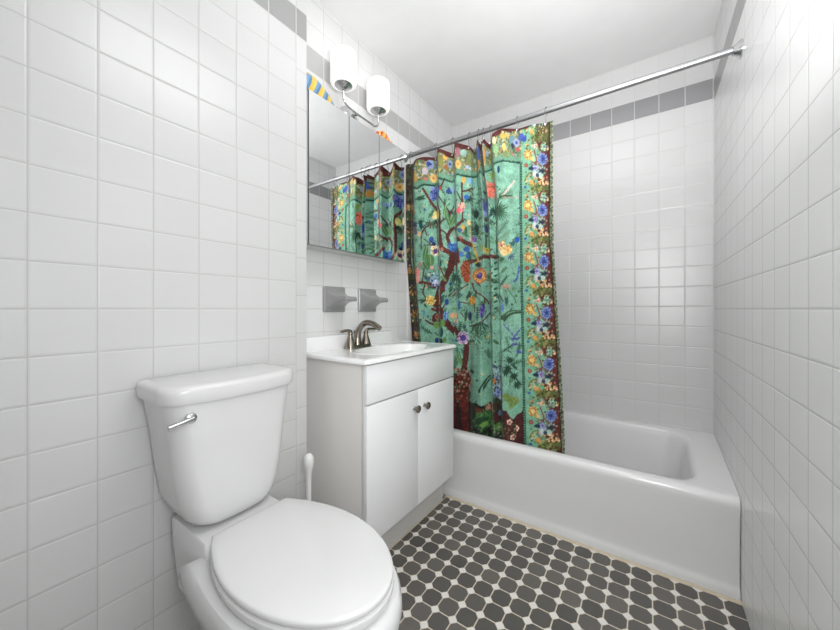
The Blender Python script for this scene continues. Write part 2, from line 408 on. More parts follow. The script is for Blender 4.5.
# gray ceramic holders
def holder(x0, label):
    x1 = x0 + 0.128; cx_ = (x0 + x1) / 2; cz = 1.0675
    t = thing('ceramic_wall_holder', label, 'wall holder', (cx_, DB, 1.01), 'grey ceramic fixtures over the sink')
    bm = nb(); loft(bm, [[(x, DB - z, y) for x, y, z in rrect(x0, x1, 1.0095, 1.1265, 0.006, zz)] for zz in (0.0, 0.008)] +
                        [[(x, DB - z, y) for x, y, z in rrect(x0 + 0.004, x1 - 0.004, 1.0135, 1.1225, 0.005, 0.012)]])
    obj('back_plate', bm, M['gray'], t)
    loops = []
    n = 12
    for i in range(n + 1):
        f = i / n; y = 0.010 + f * 0.105
        hw = 0.036 + 0.020 * (1 - f) ** 2.0 ; hh = 0.0095 + 0.036 * (1 - f) ** 2.6
        loops.append([(x, DB - z, yy) for x, yy, z in rrect(cx_ - hw, cx_ + hw, cz - hh, cz + hh, min(0.007, hh * .8), y, 3)])
    loops.append([(x, DB - z, yy) for x, yy, z in rrect(cx_ - 0.031, cx_ + 0.031, cz - 0.006, cz + 0.006, 0.005, 0.1185, 3)])
    bm = nb(); loft(bm, loops); obj('shelf_arm', bm, M['gray'], t)
    bm = nb(); tube(bm, [(cx_ - 0.048, DB - 0.012, cz + 0.046), (cx_ - 0.040, DB - 0.03, cz + 0.024), (cx_ - 0.032, DB - 0.06, cz + 0.012), (cx_ - 0.029, DB - 0.113, cz + 0.008)], 0.004, 8, 6); obj('lip', bm, M['gray'], t)
    bm = nb(); tube(bm, [(cx_ + 0.048, DB - 0.012, cz + 0.046), (cx_ + 0.040, DB - 0.03, cz + 0.024), (cx_ + 0.032, DB - 0.06, cz + 0.012), (cx_ + 0.029, DB - 0.113, cz + 0.008)], 0.004, 8, 6)
    obj('lip', bm, M['gray'], t)
holder(0.9852, 'grey ceramic wall holder above the faucet, nearer the toilet')
holder(1.2046, 'grey ceramic wall holder above the sink, nearer the shower curtain')

# ================================================================== MEDICINE CABINET
YM = 1.10; MX0, MX1, MZ0, MZ1 = 0.834, 1.4615, 1.281, 1.889
mc = thing('medicine_cabinet', 'three-door mirrored medicine cabinet on the wall above the sink', 'medicine cabinet', (1.15, DB, MZ0))
bx('cabinet_box', (MX0 + 0.002, MX1 - 0.002, YM + 0.008, DB - 0.001, MZ0 + 0.001, MZ1 - 0.001), M['paint'], mc, 0.0015)
ms = [MX0, 1.0495, 1.2515, MX1]
for a, b in zip(ms, ms[1:]):
    g = 0.0022
    bm = nb(); y0, y1 = YM, YM + 0.006
    box(bm, a + g, b - g, y0, y1, MZ0, MZ1)
    d = obj('mirror_door', bm, M['mirror'], mc, False)
    bm = nb(); box(bm, a + g - .0008, a + g, y0 - 0.0006, y1, MZ0, MZ1); box(bm, b - g, b - g + .0008, y0 - 0.0006, y1, MZ0, MZ1)
    obj('edge_strip', bm, M['cab'], d, False)
bx('bottom_rail', (MX0, MX1, YM - 0.001, YM + 0.01, MZ0 - 0.004, MZ0 - 0.0003), M['cab'], mc)
bx('door_gap_shade', (MX0 + 0.003, MX1 - 0.003, YM + 0.0062, YM + 0.0082, MZ0 + 0.002, MZ1 - 0.002), M['gap'], mc)  # added dark sheet standing in for the shade between the doors

# fish ornaments on the cabinet
def ornament(name, label, prof, y, mat, finmat, flip=1):
    t = thing(name, label, 'ornament', (prof[0][0], y, MZ1))
    loops = []
    for x, r, zc in prof:
        loops.append([(x, y + 0.45 * r * math.cos(a), zc + r * math.sin(a)) for a in [2 * math.pi * i / 20 for i in range(20)]])
    bm = nb(); loft(bm, loops); ox = sum(p[0] for p in prof) / len(prof)
    obj('fish_body', bm, mat, t, origin=(ox, y, MZ1 + 0.02))
    return t
t = ornament('striped_fish_ornament', 'blue and yellow striped fish ornament on the medicine cabinet', [(0.819, 0.028, 1.916), (0.824, 0.037, 1.924), (0.840, 0.041, 1.928), (0.865, 0.041, 1.928), (0.895, 0.039, 1.926), (0.925, 0.033, 1.920), (0.955, 0.024, 1.912), (0.975, 0.015, 1.905), (0.988, 0.007, 1.899)], 1.125, M['fish1'], M['yellow'])
bm = nb(); loft(bm, [[(x, 1.125 - dy, z) for x, z in ((0.982, 1.899), (1.004, 1.911), (1.000, 1.899), (1.004, 1.890))] for dy in (-0.004, 0.004)]); obj('tail', bm, M['orange'], t)
bm = nb(); loft(bm, [[(x, 1.125 - dy, z) for x, z in ((0.835, 1.963), (0.85, 1.972), (0.885, 1.970), (0.91, 1.956))] for dy in (-0.003, 0.003)]); obj('fin', bm, M['yellow'], t)
t = ornament('orange_fish_ornament', 'small orange and red fish ornament on the medicine cabinet', [(1.262, 0.004, 1.905), (1.268, 0.010, 1.907), (1.280, 0.019, 1.910), (1.300, 0.024, 1.914), (1.325, 0.024, 1.914), (1.350, 0.018, 1.909), (1.366, 0.009, 1.903)], 1.125, M['fish2'], M['orange'])
bm = nb(); loft(bm, [[(x, 1.125 - dy, z) for x, z in ((1.36, 1.904), (1.382, 1.918), (1.378, 1.903), (1.384, 1.891))] for dy in (-0.003, 0.003)]); obj('tail', bm, M['orange'], t)
bm = nb(); lathe(bm, [(0.001, -.008), (0.008, -.004), (0.010, 0.0), (0.006, .006)], (1.262, 1.121, 1.907), 'X', 14); obj('lips', bm, M['red'], t)
bm = nb(); lathe(bm, [(0.0045, 0), (0.0035, -0.002), (0.001, -0.003)], (1.287, 1.1155, 1.917), 'Y', 12); obj('eye', bm, M['black'], t)

# ================================================================== WALL LIGHT
LY = 1.112
wl = thing('vanity_wall_light', 'chrome two-arm wall light with glowing white glass shades', 'wall light', (1.11, DB, 1.97))
bm = nb(); lathe(bm, [(0.058, 0), (0.058, -0.006), (0.050, -0.014), (0.030, -0.022), (0.012, -0.026)], (1.14, DB, 1.955), 'Y', 32, sy=0.8); obj('wall_plate', bm, M['chrome'], wl)
L1, L2 = 1.0275, 1.258
bm = nb(); tube(bm, [(1.14, DB - 0.02, 1.955), (1.14, DB - 0.06, 1.948), (1.142, LY + 0.003, 1.930)], 0.0055, 12, 8)
obj('bracket', bm, M['chrome'], wl)
bm = nb(); tube(bm, [(L1, LY, 2.012), (L1, LY, 1.972), (L1 + 0.004, LY, 1.948), (L1 + 0.027, LY, 1.934), (1.095, LY, 1.930), (1.195, LY, 1.926), (L2 - 0.022, LY, 1.928), (L2 - 0.003, LY, 1.943), (L2, LY, 1.972), (L2, LY, 2.012)], 0.0048, 12, 8)
obj('arm', bm, M['chrome'], wl)
for lx in (L1, L2):
    bm = nb(); lathe(bm, [(0.006, -0.016), (0.011, -0.012), (0.018, -0.006), (0.034, -0.001), (0.039, 0.003), (0.039, 0.005), (0.006, 0.006)], (lx, LY, 2.010), n=28); obj('socket_cup', bm, M['chrome'], wl)
    R = 0.0575
    prof = [(0.020, 0.002), (0.042, 0.000), (0.050, 0.002), (0.055, 0.007), (R, 0.015), (R, 0.130), (R - 0.001, 0.137), (R - 0.004, 0.140), (R - 0.006, 0.137), (R - 0.006, 0.02), (0.045, 0.008), (0.020, 0.006)]
    bm = nb(); lathe(bm, prof, (lx, LY, 2.013), n=48, cap0=False, cap1=False); obj('lamp_shade', bm, M['shade'], wl)
    bm = nb(); lathe(bm, [(0.012, 0.008), (0.013, 0.025), (0.024, 0.045), (0.028, 0.062), (0.022, 0.080), (0.006, 0.088)], (lx, LY, 2.010), n=20); obj('bulb', bm, M['bulb'], wl)
    l = bpy.data.lights.new('lamp_light', 'POINT'); l.energy = 0.06; l.shadow_soft_size = 0.05; l.color = (1, 0.98, 0.95)
    lo = bpy.data.objects.new('lamp_light', l); lo.location = (lx, LY - 0.01, 2.21); C.objects.link(lo)

# ================================================================== TOILET
toi = thing('toilet', 'white toilet with closed lid and lidded tank against the tiled wall', 'toilet', (0.463, 0.75, 0))
TCX = 0.480; TKX = 0.466
def outline(sc=1.0, z=0.0, front=0.242, half=0.156, back=0.87, yc=0.66, n=28, backc=0.057):
    L = []
    for i in range(n + 1):      # front half, from right side round the front to the left side
        a = math.pi * i / n
        L.append((TCX + half * sc * math.cos(a), yc - front * sc * math.sin(a), z))
    m = 8
    bl = (back - yc) * sc
    for i in range(1, m + 1):
        f = i / m; L.append((TCX - (half - backc * f * f) * sc, yc + bl * f, z))
    for i in range(m, 0, -1):
        f = i / m; L.append((TCX + (half - backc * f * f) * sc, yc + bl * f, z))
    return L
def inset(L, d):
    out = []; n = len(L)
    cx_ = TCX; cy_ = 0.65
    for x, y, z in L:
        v = Vector((x - cx_, y - cy_)); l = v.length; v = v * ((l - d) / l); out.append((cx_ + v.x, cy_ + v.y, z))
    return out
def at_z(L, z): return [(x, y, z) for x, y, _ in L]
def sclr(L, r_): return [(TCX + (x - TCX) * r_, 0.65 + (y - 0.65) * r_, z) for x, y, z in L]
base = outline()
bm = nb(); loft(bm, [at_z(inset(base, .010), 0.4625), at_z(inset(base, .002), 0.4635), at_z(base, 0.466), at_z(base, 0.472), at_z(inset(base, .0015), 0.475)] + [at_z(sclr(base, r_), 0.4755 + 0.0115 * (1 - r_ ** 4)) for r_ in (0.98, 0.95, 0.91, 0.86, 0.8, 0.72, 0.6, 0.4, 0.2)])
obj('seat_lid', bm, M['seat'], toi)
sb = outline(1.0)
bm = nb(); loft(bm, [at_z(inset(sb, .006), 0.4405), at_z(inset(sb, .0), 0.443), at_z(inset(sb, -.002), 0.452), at_z(inset(sb, -.001), 0.4565), at_z(inset(sb, .004), 0.4595), at_z(inset(sb, .012), 0.4605)])
obj('seat', bm, M['seat'], toi)
for s in (-1, 1):
    bm = nb(); box(bm, TCX + s * 0.07 - 0.015, TCX + s * 0.07 + 0.015, 0.862, 0.882, 0.452, 0.4625, 0.003); obj('hinge', bm, M['seat'], toi)
# bowl with rim, pedestal and rear deck
bl = []
for sc, z, half, front, back, yc in ((0.80, 0.0, 0.125, 0.20, 0.99, 0.70), (0.80, 0.02, 0.125, 0.20, 0.99, 0.70), (0.76, 0.08, 0.12, 0.19, 1.0, 0.72), (0.76, 0.16, 0.125, 0.20, 1.0, 0.71), (0.84, 0.24, 0.14, 0.215, 1.0, 0.69),
                                     (0.94, 0.31, 0.150, 0.235, 0.98, 0.67), (1.0, 0.36, 0.167, 0.254, 0.96, 0.66), (1.0, 0.40, 0.174, 0.262, 0.93, 0.66), (1.0, 0.420, 0.173, 0.260, 0.90, 0.66), (1.0, 0.431, 0.168, 0.254, 0.88, 0.66), (1.0, 0.436, 0.150, 0.243, 0.87, 0.66)):
    bl.append(outline(sc, z, front, half, back, yc, backc=0.03))
bm = nb(); loft(bm, bl)
loft(bm, [rrect(TKX - 0.095, TKX + 0.095, 0.83, 1.06, 0.03, 0.28), rrect(TKX - 0.105, TKX + 0.105, 0.83, 1.06, 0.02, 0.40), rrect(TKX - 0.106, TKX + 0.106, 0.85, 1.06, 0.015, 0.462), rrect(TKX - 0.102, TKX + 0.102, 0.855, 1.055, 0.012, 0.467)])
obj('bowl', bm, M['porc'], toi)
# tank: bowed front, tapering down
def tank_loop(hw, yf, yb, z, r=0.03, bow=0.025, n=10):
    L = rrect(TKX - hw, TKX + hw, yf + bow, yb, min(r, hw * .6), z, 8)
    out = []
    for x, y, z in L:
        f = max(0, 1 - ((x - TKX) / hw) ** 2)
        wgt = max(0, min(1, (yb - y) / (yb - yf - bow)))
        out.append((x, y - bow * f * wgt, z))
    return out
def tank_loop2(hw, yf, yb, z, r, bow):
    # denser front edge so that the bow reads
    k = 10; L = []
    r = min(r, hw * .8)
    for i in range(k + 1):
        a = math.radians(90 * i / k); L.append((TKX + hw - 0.01 + 0.01 * math.cos(a), yb - 0.01 + 0.01 * math.sin(a)))
    for i in range(k + 1):
        a = math.radians(90 + 90 * i / k); L.append((TKX - hw + 0.01 + 0.01 * math.cos(a), yb - 0.01 + 0.01 * math.sin(a)))
    for i in range(k + 1):
        a = math.radians(180 + 90 * i / k); L.append((TKX - hw + r + r * math.cos(a), yf + bow + r + r * math.sin(a)))
    for i in range(1, 14):
        L.append((TKX - hw + r + (2 * hw - 2 * r) * i / 14, yf + bow))
    for i in range(k + 1):
        a = math.radians(270 + 90 * i / k); L.append((TKX + hw - r + r * math.cos(a), yf + bow + r + r * math.sin(a)))
    out = []
    for x, y in L:
        f = max(0, 1 - ((x - TKX) / hw) ** 2); wgt = max(0, min(1, (yb - y) / (yb - yf - bow)))
        out.append((x, y - bow * f * wgt, z))
    return out
TB = 1.072
bm = nb(); loft(bm, [tank_loop2(hw, yf, TB, z, r, b) for hw, yf, z, r, b in (
    (0.055, 0.930, 0.468, 0.03, 0.006), (0.080, 0.908, 0.473, 0.04, 0.008), (0.100, 0.896, 0.484, 0.045, 0.010), (0.115, 0.890, 0.503, 0.045, 0.012), (0.127, 0.888, 0.54, 0.042, 0.014),
    (0.140, 0.886, 0.62, 0.038, 0.018), (0.150, 0.884, 0.71, 0.036, 0.022), (0.164, 0.882, 0.80, 0.035, 0.024))])
obj('tank', bm, M['porc'], toi)
LD = [(0.166, 0.880, 0.797, .035), (0.173, 0.873, 0.799, .04), (0.175, 0.871, 0.806, .04), (0.176, 0.870, 0.828, .04), (0.174, 0.872, 0.835, .04), (0.169, 0.877, 0.8395, .038), (0.155, 0.89, 0.8415, .03)]
bm = nb(); loft(bm, [tank_loop2(hw, yf, TB + 0.004, z, r, 0.026) for hw, yf, z, r in LD])
obj('tank_lid', bm, M['porc'], toi)
bm = nb(); lathe(bm, [(0.012, 0), (0.012, -0.008), (0.006, -0.012)], (0.345, 0.897, 0.765), 'Y', 18); tube(bm, [(0.347, 0.884, 0.765), (0.325, 0.880, 0.762), (0.295, 0.878, 0.757)], [0.006, 0.006, 0.007], 10, 5)
obj('flush_lever', bm, M['chrome'], toi)

# toilet brush
tb = thing('toilet_brush', 'white plastic toilet brush standing between toilet and vanity', 'toilet brush', (0.762, 1.005, 0))
bm = nb(); lathe(bm, [(0.045, 0.0), (0.048, 0.005), (0.045, 0.02), (0.040, 0.12), (0.043, 0.13), (0.040, 0.13), (0.036, 0.12), (0.036, 0.01)], (0.762, 1.005, 0), n=28); obj('holder', bm, M['plastic'], tb)
bm = nb(); lathe(bm, [(0.030, 0.03), (0.034, 0.05), (0.034, 0.09), (0.02, 0.11), (0.0095, 0.13), (0.0095, 0.40), (0.011, 0.432), (0.0165, 0.454), (0.0188, 0.474), (0.0175, 0.490), (0.011, 0.502), (0.002, 0.506)], (0.762, 1.005, 0), n=24); obj('handle', bm, M['plastic'], tb)

# ================================================================== SHOWER ROD, CURTAIN, HOOKS
RX, RZ = 1.595, 1.932
rod = thing('shower_rod', 'steel shower curtain rod spanning above the tub', 'curtain rod', (RX, 0.46, RZ))
bm = nb(); tube(bm, [(RX, YB, RZ + 0.004), (RX, DB, RZ)], 0.0125, 20, 1); obj('pole', bm, M['steel'], rod)
for y, s in ((DB, -1), (YB, 1)):
    bm = nb(); lathe(bm, [(0.030, 0), (0.030, s * 0.004), (0.022, s * 0.012), (0.016, s * 0.022), (0.0135, s * 0.024)], (RX, y, RZ), 'Y', 24); obj('end_flange', bm, M['chrome'], rod)

# ---- the print, worked out on a flat cloth canvas
S = 3; CX0, CX1, CY0, CY1 = 396, 572, 112, 472
W_, H_ = (CX1 - CX0) * S, (CY1 - CY0) * S
rng = np.random.RandomState(7); rnd = random.Random(11)
yy, xx = np.mgrid[0:H_, 0:W_]; PX = CX0 + (xx + .5) / S; PY = CY0 + (yy + .5) / S
def vnoise(sc, seed):
    r = np.random.RandomState(seed); gh, gw = int(H_ / S / sc) + 3, int(W_ / S / sc) + 3; g = r.rand(gh, gw)
    u = (PX - CX0) / sc; v = (PY - CY0) / sc; i = u.astype(int); j = v.astype(int); fu = u - i; fv = v - j
    fu = fu * fu * (3 - 2 * fu); fv = fv * fv * (3 - 2 * fv)
    return (g[j, i] * (1 - fu) + g[j, i + 1] * fu) * (1 - fv) + (g[j + 1, i] * (1 - fu) + g[j + 1, i + 1] * fu) * fv
N2, N4, N1 = vnoise(2.0, 1), vnoise(5.0, 2), vnoise(0.9, 3)
img = np.zeros((H_, W_, 3)); img[:] = (134, 186, 162)
img += ((N4 - .5) * 14)[..., None] + ((N1 - .5) * 8)[..., None]
def sl(x, y, rx, ry):
    i0, i1 = int((x - rx - CX0) * S) - 2, int((x + rx - CX0) * S) + 3; j0, j1 = int((y - ry - CY0) * S) - 2, int((y + ry - CY0) * S) + 3
    return slice(max(j0, 0), max(0, min(j1, H_))), slice(max(i0, 0), max(0, min(i1, W_)))
def ell(x, y, rx, ry, col, rot=0.0, a=1.0, rough=0.0, col2=None):
    m = max(rx, ry) * 1.3; s = sl(x, y, m, m)
    dx, dy = PX[s] - x, PY[s] - y
    c, q = math.cos(rot), math.sin(rot); u = (dx * c + dy * q) / rx; v = (-dx * q + dy * c) / ry
    d = np.sqrt(u * u + v * v) + (N1[s] - .5) * rough
    k = np.clip((1 - d) * min(rx, ry) * 4.0, 0, 1) * a
    cc = np.array(col, float)
    if col2 is not None: f = (N1[s] > .52).astype(float)[..., None]; cc = cc * (1 - f) + np.array(col2, float) * f
    img[s] = img[s] * (1 - k[..., None]) + cc * k[..., None]
def petal_flower(x, y, r, col, center=None, n=6, asp=1.0, ring=None, ph=0.0, rc=0.32, edge=None):
    s = sl(x, y, r * 1.3, r * 1.3); dx, dy = (PX[s] - x) / asp, PY[s] - y
    d = np.sqrt(dx * dx + dy * dy); an = np.arctan2(dy, dx) + ph
    rr = r * (0.90 + 0.07 * np.cos(n * an) + .14 * (N1[s] - .5))
    k = np.clip((rr - d) * 2, 0, 1)[..., None]
    shade = (0.88 + 0.10 * np.cos(n * an) + 0.10 * np.cos(d * 3.1) + 0.42 * (N1[s] - .5))[..., None]
    cc = np.array(col, float) * shade
    if edge is not None:
        ke = np.clip((d - rr * .74) * 2.5, 0, 1)[..., None]; cc = cc * (1 - ke) + np.array(edge, float) * ke
    img[s] = img[s] * (1 - k) + cc * k
    if ring is not None:
        k = np.clip(1 - np.abs(d - r * .55) / (r * .13), 0, 1)[..., None]; img[s] = img[s] * (1 - k * .8) + np.array(ring, float) * k * .8
    if center is not None:
        ell(x, y, r * rc * asp, r * rc, center, rough=.3)
def line(pts, w0, w1, col, jit=0.0, col2=None, a=1.0):
    P = [p[:2] for p in smooth2(pts)]
    n = len(P); 
    for i in range(n):
        w = w0 + (w1 - w0) * i / max(n - 1, 1)
        x, y = P[i]
        if jit: w *= 1 + jit * (rnd.random() - .5)
        ell(x, y, w / 2 + .25, w / 2 + .25, col, a=a, rough=.25 if w > 2 else 0, col2=col2 if w > 2 else None)
def smooth2(pts):
    P = [Vector((p[0], p[1], 0)) for p in pts]
    L = sum((P[i + 1] - P[i]).length for i in range(len(P) - 1)); sub = max(2, int(L / max(len(P) - 1, 1) / 0.45))
    return [(v.x, v.y) for v in smooth_path(P, sub)]
def leaf(x0, y0, x1, y1, w, col, vein=None):
    mx, my = (x0 + x1) / 2, (y0 + y1) / 2; l = math.hypot(x1 - x0, y1 - y0)
    ell(mx, my, l / 2, w / 2, col, math.atan2(y1 - y0, x1 - x0))
    if vein: line([(x0, y0), (x1, y1)], .5, .3, vein)
def sprig(x, y, ang, l, n, col, ll=3.0, lw=1.0, stem=True):
    dx, dy = math.cos(ang), math.sin(ang)
    if stem: line([(x, y), (x + dx * l, y + dy * l)], .7, .4, col)
    for i in range(n):
        f = (i + 1) / n; bx_, by_ = x + dx * l * f, y + dy * l * f
        for s in (-1, 1):
            a2 = ang + s * 0.8; leaf(bx_, by_, bx_ + ll * math.cos(a2), by_ + ll * math.sin(a2), lw, col)
def fan(x, y, l, n, a0, a1, col, w=1.1):
    for i in range(n):
        a = a0 + (a1 - a0) * i / max(n - 1, 1); q = l * (0.75 + .3 * rnd.random()); leaf(x, y, x + q * math.cos(a), y + q * math.sin(a), w, col)
DG = (34, 72, 56); MG = (70, 118, 76); LG = (128, 168, 92); TR = (104, 50, 44); TR2 = (126, 66, 56); MAR = (98, 42, 40)
BL = (58, 84, 158); LB = (150, 168, 214); YE = (240, 200, 122); OR = (214, 140, 60); PK = (238, 150, 150); NV = (36, 52, 110)
def gl(x, pts): return float(np.interp(x, [p[0] for p in pts], [p[1] for p in pts]))
GLN = [(400, 188), (411, 188.5), (417, 190), (420, 187.5), (424, 185.5), (435, 184.5), (438, 180.5), (445, 180), (452, 181), (457, 176), (470, 177), (476, 173), (482, 172.5), (486, 173), (491, 168), (497, 165), (503, 162.3), (521, 162)]
VLN = [(150, 521), (200, 520.7), (250, 521.2), (300, 522), (345, 523), (400, 524), (460, 525.5)]
EDG = [(115, 552), (200, 552), (232, 551.5), (262, 554), (300, 556), (345, 559), (400, 562), (472, 565)]
LBD = [(112, 411), (262, 411.5), (300, 417), (338, 420.5), (472, 424)]
TOPE = [(396, 166), (404, 166), (408, 163.5), (411.6, 163.5), (413, 164.5), (416, 161), (422, 158.5), (429, 157), (436.8, 156), (437.4, 151.5), (444, 150.8), (453.5, 151.8), (454.6, 145.2), (462, 145.2), (470, 146.2), (475, 149.5), (476, 145), (477, 141.5), (480.5, 142.2), (481.8, 140.5), (483.5, 139.5), (487, 141.5), (490.6, 142.5), (491.4, 138.5), (497, 133.5), (502, 130.6), (510, 129.2), (517, 128.2), (530, 125.5), (541, 123), (552, 120.6), (572, 118)]
# little background foliage all over the field
for _ in range(650):
    x = rnd.uniform(412, 520); y = rnd.uniform(185, 440)
    if x > 500 and y < 330 and rnd.random() < .8: continue
    if 470 < x < 491 and 340 < y < 400 and rnd.random() < .9: continue
    a = rnd.uniform(0, 6.28); l = rnd.uniform(2, 4.5)
    leaf(x, y, x + l * math.cos(a), y + l * math.sin(a), rnd.uniform(.7, 1.3), rnd.choice([DG, MG, (60, 104, 96), (84, 128, 100), (96, 140, 150)]))
for _ in range(84):
    x = rnd.uniform(414, 518); y = rnd.uniform(190, 400)
    if 470 < x < 491 and 340 < y < 400 and rnd.random() < .9: continue
    sprig(x, y, rnd.uniform(-2.6, .2), rnd.uniform(6, 12), 5, rnd.choice([(40, 84, 62), (64, 110, 76), (84, 128, 92), (50, 92, 84)]), rnd.uniform(2, 3.6), rnd.uniform(.9, 1.4))
for _ in range(30):
    x = rnd.uniform(414, 496); y = rnd.uniform(190, 345); a = rnd.uniform(0, 6.28); q_ = rnd.uniform(3.5, 6)
    leaf(x, y, x + q_ * math.cos(a), y + q_ * math.sin(a), 2.2, rnd.choice([(78, 124, 76), (52, 98, 66), (108, 146, 84)]), (130, 170, 110))
for _ in range(110):
    x = rnd.uniform(412, 500); y = rnd.uniform(185, 400)
    ell(x, y, rnd.uniform(.7, 1.5), rnd.uniform(.7, 1.6), rnd.choice([LB, (220, 190, 150), BL, YE, (214, 160, 140)]), a=.85)
# ---- tree
trunk = [(462, 440), (461, 418), (461, 398), (463, 376), (466, 356), (466, 343), (460, 336), (451, 328), (443, 318), (438.5, 308), (438, 296), (441, 288), (447, 276), (452, 263), (453, 252), (451, 246)]
tw = [20, 18, 15, 9, 7.5, 7, 8, 9, 9, 8.5, 8, 8, 7.5, 9.5, 11, 9]
P = smooth2(trunk); idx = np.linspace(0, len(tw) - 1, len(P))
for (x, y), q in zip(P, idx):
    w_ = .78 * float(np.interp(q, range(len(tw)), tw)); ell(x, y, w_ / 2, w_ / 2, TR, rough=.5, col2=TR2 if rnd.random() < .4 else (88, 40, 38))
for pts, a, b in (([(450, 252), (442, 249), (439.5, 238), (438.5, 226), (438.5, 212), (431, 202), (423, 190)], 7, 2.6), ([(452, 247), (447.5, 238), (451, 230), (457, 226), (463, 221)], 5, 3),
    ([(441, 231), (446, 234), (448, 243)], 1.6, 1.6), ([(439, 225), (446, 218.5), (449, 216)], 1.8, 1), ([(450, 214), (446, 207), (440, 200), (437, 196)], 1.8, 1), ([(450, 214), (454, 206), (457, 201)], 1.6, .8),
    ([(449, 222), (450, 214)], 2, 1.8), ([(462, 222), (463, 208), (462, 196), (462, 184)], 1.2, 2.0), ([(457, 193), (459, 198), (462, 202)], 1, 1.4), ([(463, 192), (468, 191), (473, 187)], 1.6, 1.6), ([(468, 191), (473, 192.5)], 1.5, 1.2),
    ([(430, 225), (424, 230), (421.5, 236), (421.3, 250)], 1.6, 1), ([(430, 225), (436, 222)], 1.4, 1.8), ([(425, 230), (427, 236)], 1, .8), ([(430, 244), (426, 241), (424, 240)], 1.2, .6), ([(424, 246), (433, 245)], 1, 1),
    ([(456, 240), (461, 240), (466, 243), (471, 245)], 6, 5), ([(467, 265), (472, 261), (478, 258.5), (487, 256.5), (498, 257.5)], 4, 5), ([(458, 262), (456, 250)], 5, 6),
    ([(443, 290), (434, 286), (426, 283), (417, 283)], 6, 2), ([(425, 284), (423, 293), (426, 299), (421, 303)], 1.6, 1.2), ([(424, 269), (422, 283)], 1.2, 1), ([(425.5, 320), (430, 323), (437, 325.5)], 1.6, 2.6),
    ([(472, 283), (475, 291), (481, 295), (487, 300), (489, 304)], 1.6, 1.1), ([(476, 291), (476, 297)], 1.8, 1.4), ([(484, 297), (485, 303)], 1.2, .9), ([(470, 326.5), (478, 323.5), (485, 319), (490, 313)], 1.4, 1),
    ([(440, 268), (443, 274), (446, 279)], 1.5, 1.5), ([(433, 305), (436, 306)], 2, 3), ([(432, 309), (436, 310)], 3, 4), ([(455, 290), (449, 296)], 1, 1), ([(448, 300), (444, 306), (441, 312)], 1, 1.8), ([(461, 313), (464, 317)], 1, .8), ([(461, 302), (468, 303.5)], 1, 1)):
    line(pts, a * .72, b * .75, TR, .2, TR2)
ell(437, 317, 2.0, 2.8, (190, 120, 100)); ell(437, 317, 1.0, 1.5, (90, 40, 38)); ell(442, 250, 1.6, 1.8, (210, 150, 130)); ell(442, 250, .7, .8, TR)
ell(461, 238, 1.7, 1.7, (196, 120, 104)); ell(458, 369.5, 2.0, 2.0, (214, 150, 130)); ell(458, 369.5, .9, 1.0, MAR)
ell(435, 318, 3.2, 5, TR, rough=.5); ell(437, 317, 2.0, 2.8, (190, 120, 100)); ell(437, 317, 1.0, 1.5, (90, 40, 38))
# leaves and flowers of the field
for q in ((446, 213, 451, 227, 5), (457.5, 209, 451, 226, 4.6), (446, 205, 444, 216, 3.6), (427, 246, 424, 262, 5), (430, 254, 431, 266, 8), (424, 262, 429, 270, 6), (446, 281, 441, 276, 4), (453, 355, 456, 364, 4), (458, 352, 462, 366, 3.4), (455, 366, 457, 360, 4.5)):
    leaf(*q, (92, 142, 88), (160, 190, 130))
for x, y in ((436.5, 325), (442.5, 323)): ell(x, y, 2.7, 4.2, (120, 168, 84))
ell(441, 332, 2.4, 5.5, (30, 90, 96)); ell(441, 341, 2, 3, DG); ell(444.5, 340, 2.2, 2.6, (110, 150, 70)); ell(437, 340.5, 2.4, 2.8, (30, 70, 130))
ell(434.5, 193, 4.2, 8, BL, .3, col2=(120, 128, 196), rough=.3); ell(432, 187, 3, 3, LB, a=.7); ell(431, 196, 1.6, 3, LB, a=.7)
petal_flower(461.2, 208, 5.2, (240, 150, 155), (240, 190, 130), 5, .75); ell(458.5, 212, 2.2, 3.2, (234, 96, 120)); ell(463, 205, 2, 2, (246, 196, 160))
ell(435.6, 214.5, 2.5, 4.4, (236, 226, 140)); ell(433.6, 217, 1.6, 2, (244, 214, 150))
fan(432, 222, 8, 6, .3, 2.9, (96, 104, 76), 1.8); fan(436, 219, 6, 4, 1, 2.4, DG, 1.2)
petal_flower(434.8, 250.5, 6.2, (244, 226, 176), (110, 70, 130), 5, .85, edge=(246, 214, 196)); ell(435.4, 251, 2.2, 2.4, (96, 70, 140))
ell(431.5, 240, 2.6, 3.4, (40, 64, 140), col2=(70, 100, 180)); ell(434, 244, 2, 2.2, NV); ell(420.8, 226, 1.8, 4, (28, 84, 110)); fan(421, 224, 5, 5, 3.0, 5.6, DG)
ell(412, 213, 3, 2.4, (224, 168, 96)); ell(409.8, 204.5, 2.6, 2.4, (230, 180, 104)); ell(414, 226, 3.5, 2.4, (60, 80, 130), rough=.8); ell(415, 232, 2.6, 4, (120, 116, 132), rough=.8); ell(419.5, 235, 2, 3, (232, 196, 150))
ell(453, 246, 5, 6.2, (44, 104, 176), col2=(92, 150, 204)); ell(452.5, 240, 2.4, 4, (150, 200, 180)); ell(448.5, 191, 3, 3.2, (50, 90, 150), rough=.9); ell(452.8, 189, 2, 2.4, LB); ell(440, 190, 1.2, 2, (200, 60, 50)); line([(444, 181), (441, 188)], 1, 1, TR)
ell(466.5, 198, 2.6, 3, (52, 116, 196)); fan(469, 199, 6, 7, -1, 2.4, DG, 1.4); ell(463.6, 181, 2.2, 3.4, (218, 176, 90)); ell(470.5, 181.5, 3, 3, (130, 180, 214), rough=.5)
ell(463, 227.5, 2.1, 2.6, (234, 180, 84)); ell(468.6, 223, 1.7, 3, (240, 204, 150)); ell(459.5, 231, 2, 2.4, (70, 110, 150)); ell(466, 231, 1.6, 4.4, (80, 120, 70)); line([(471, 222), (471.5, 237)], 1.4, 1.4, (206, 170, 90))
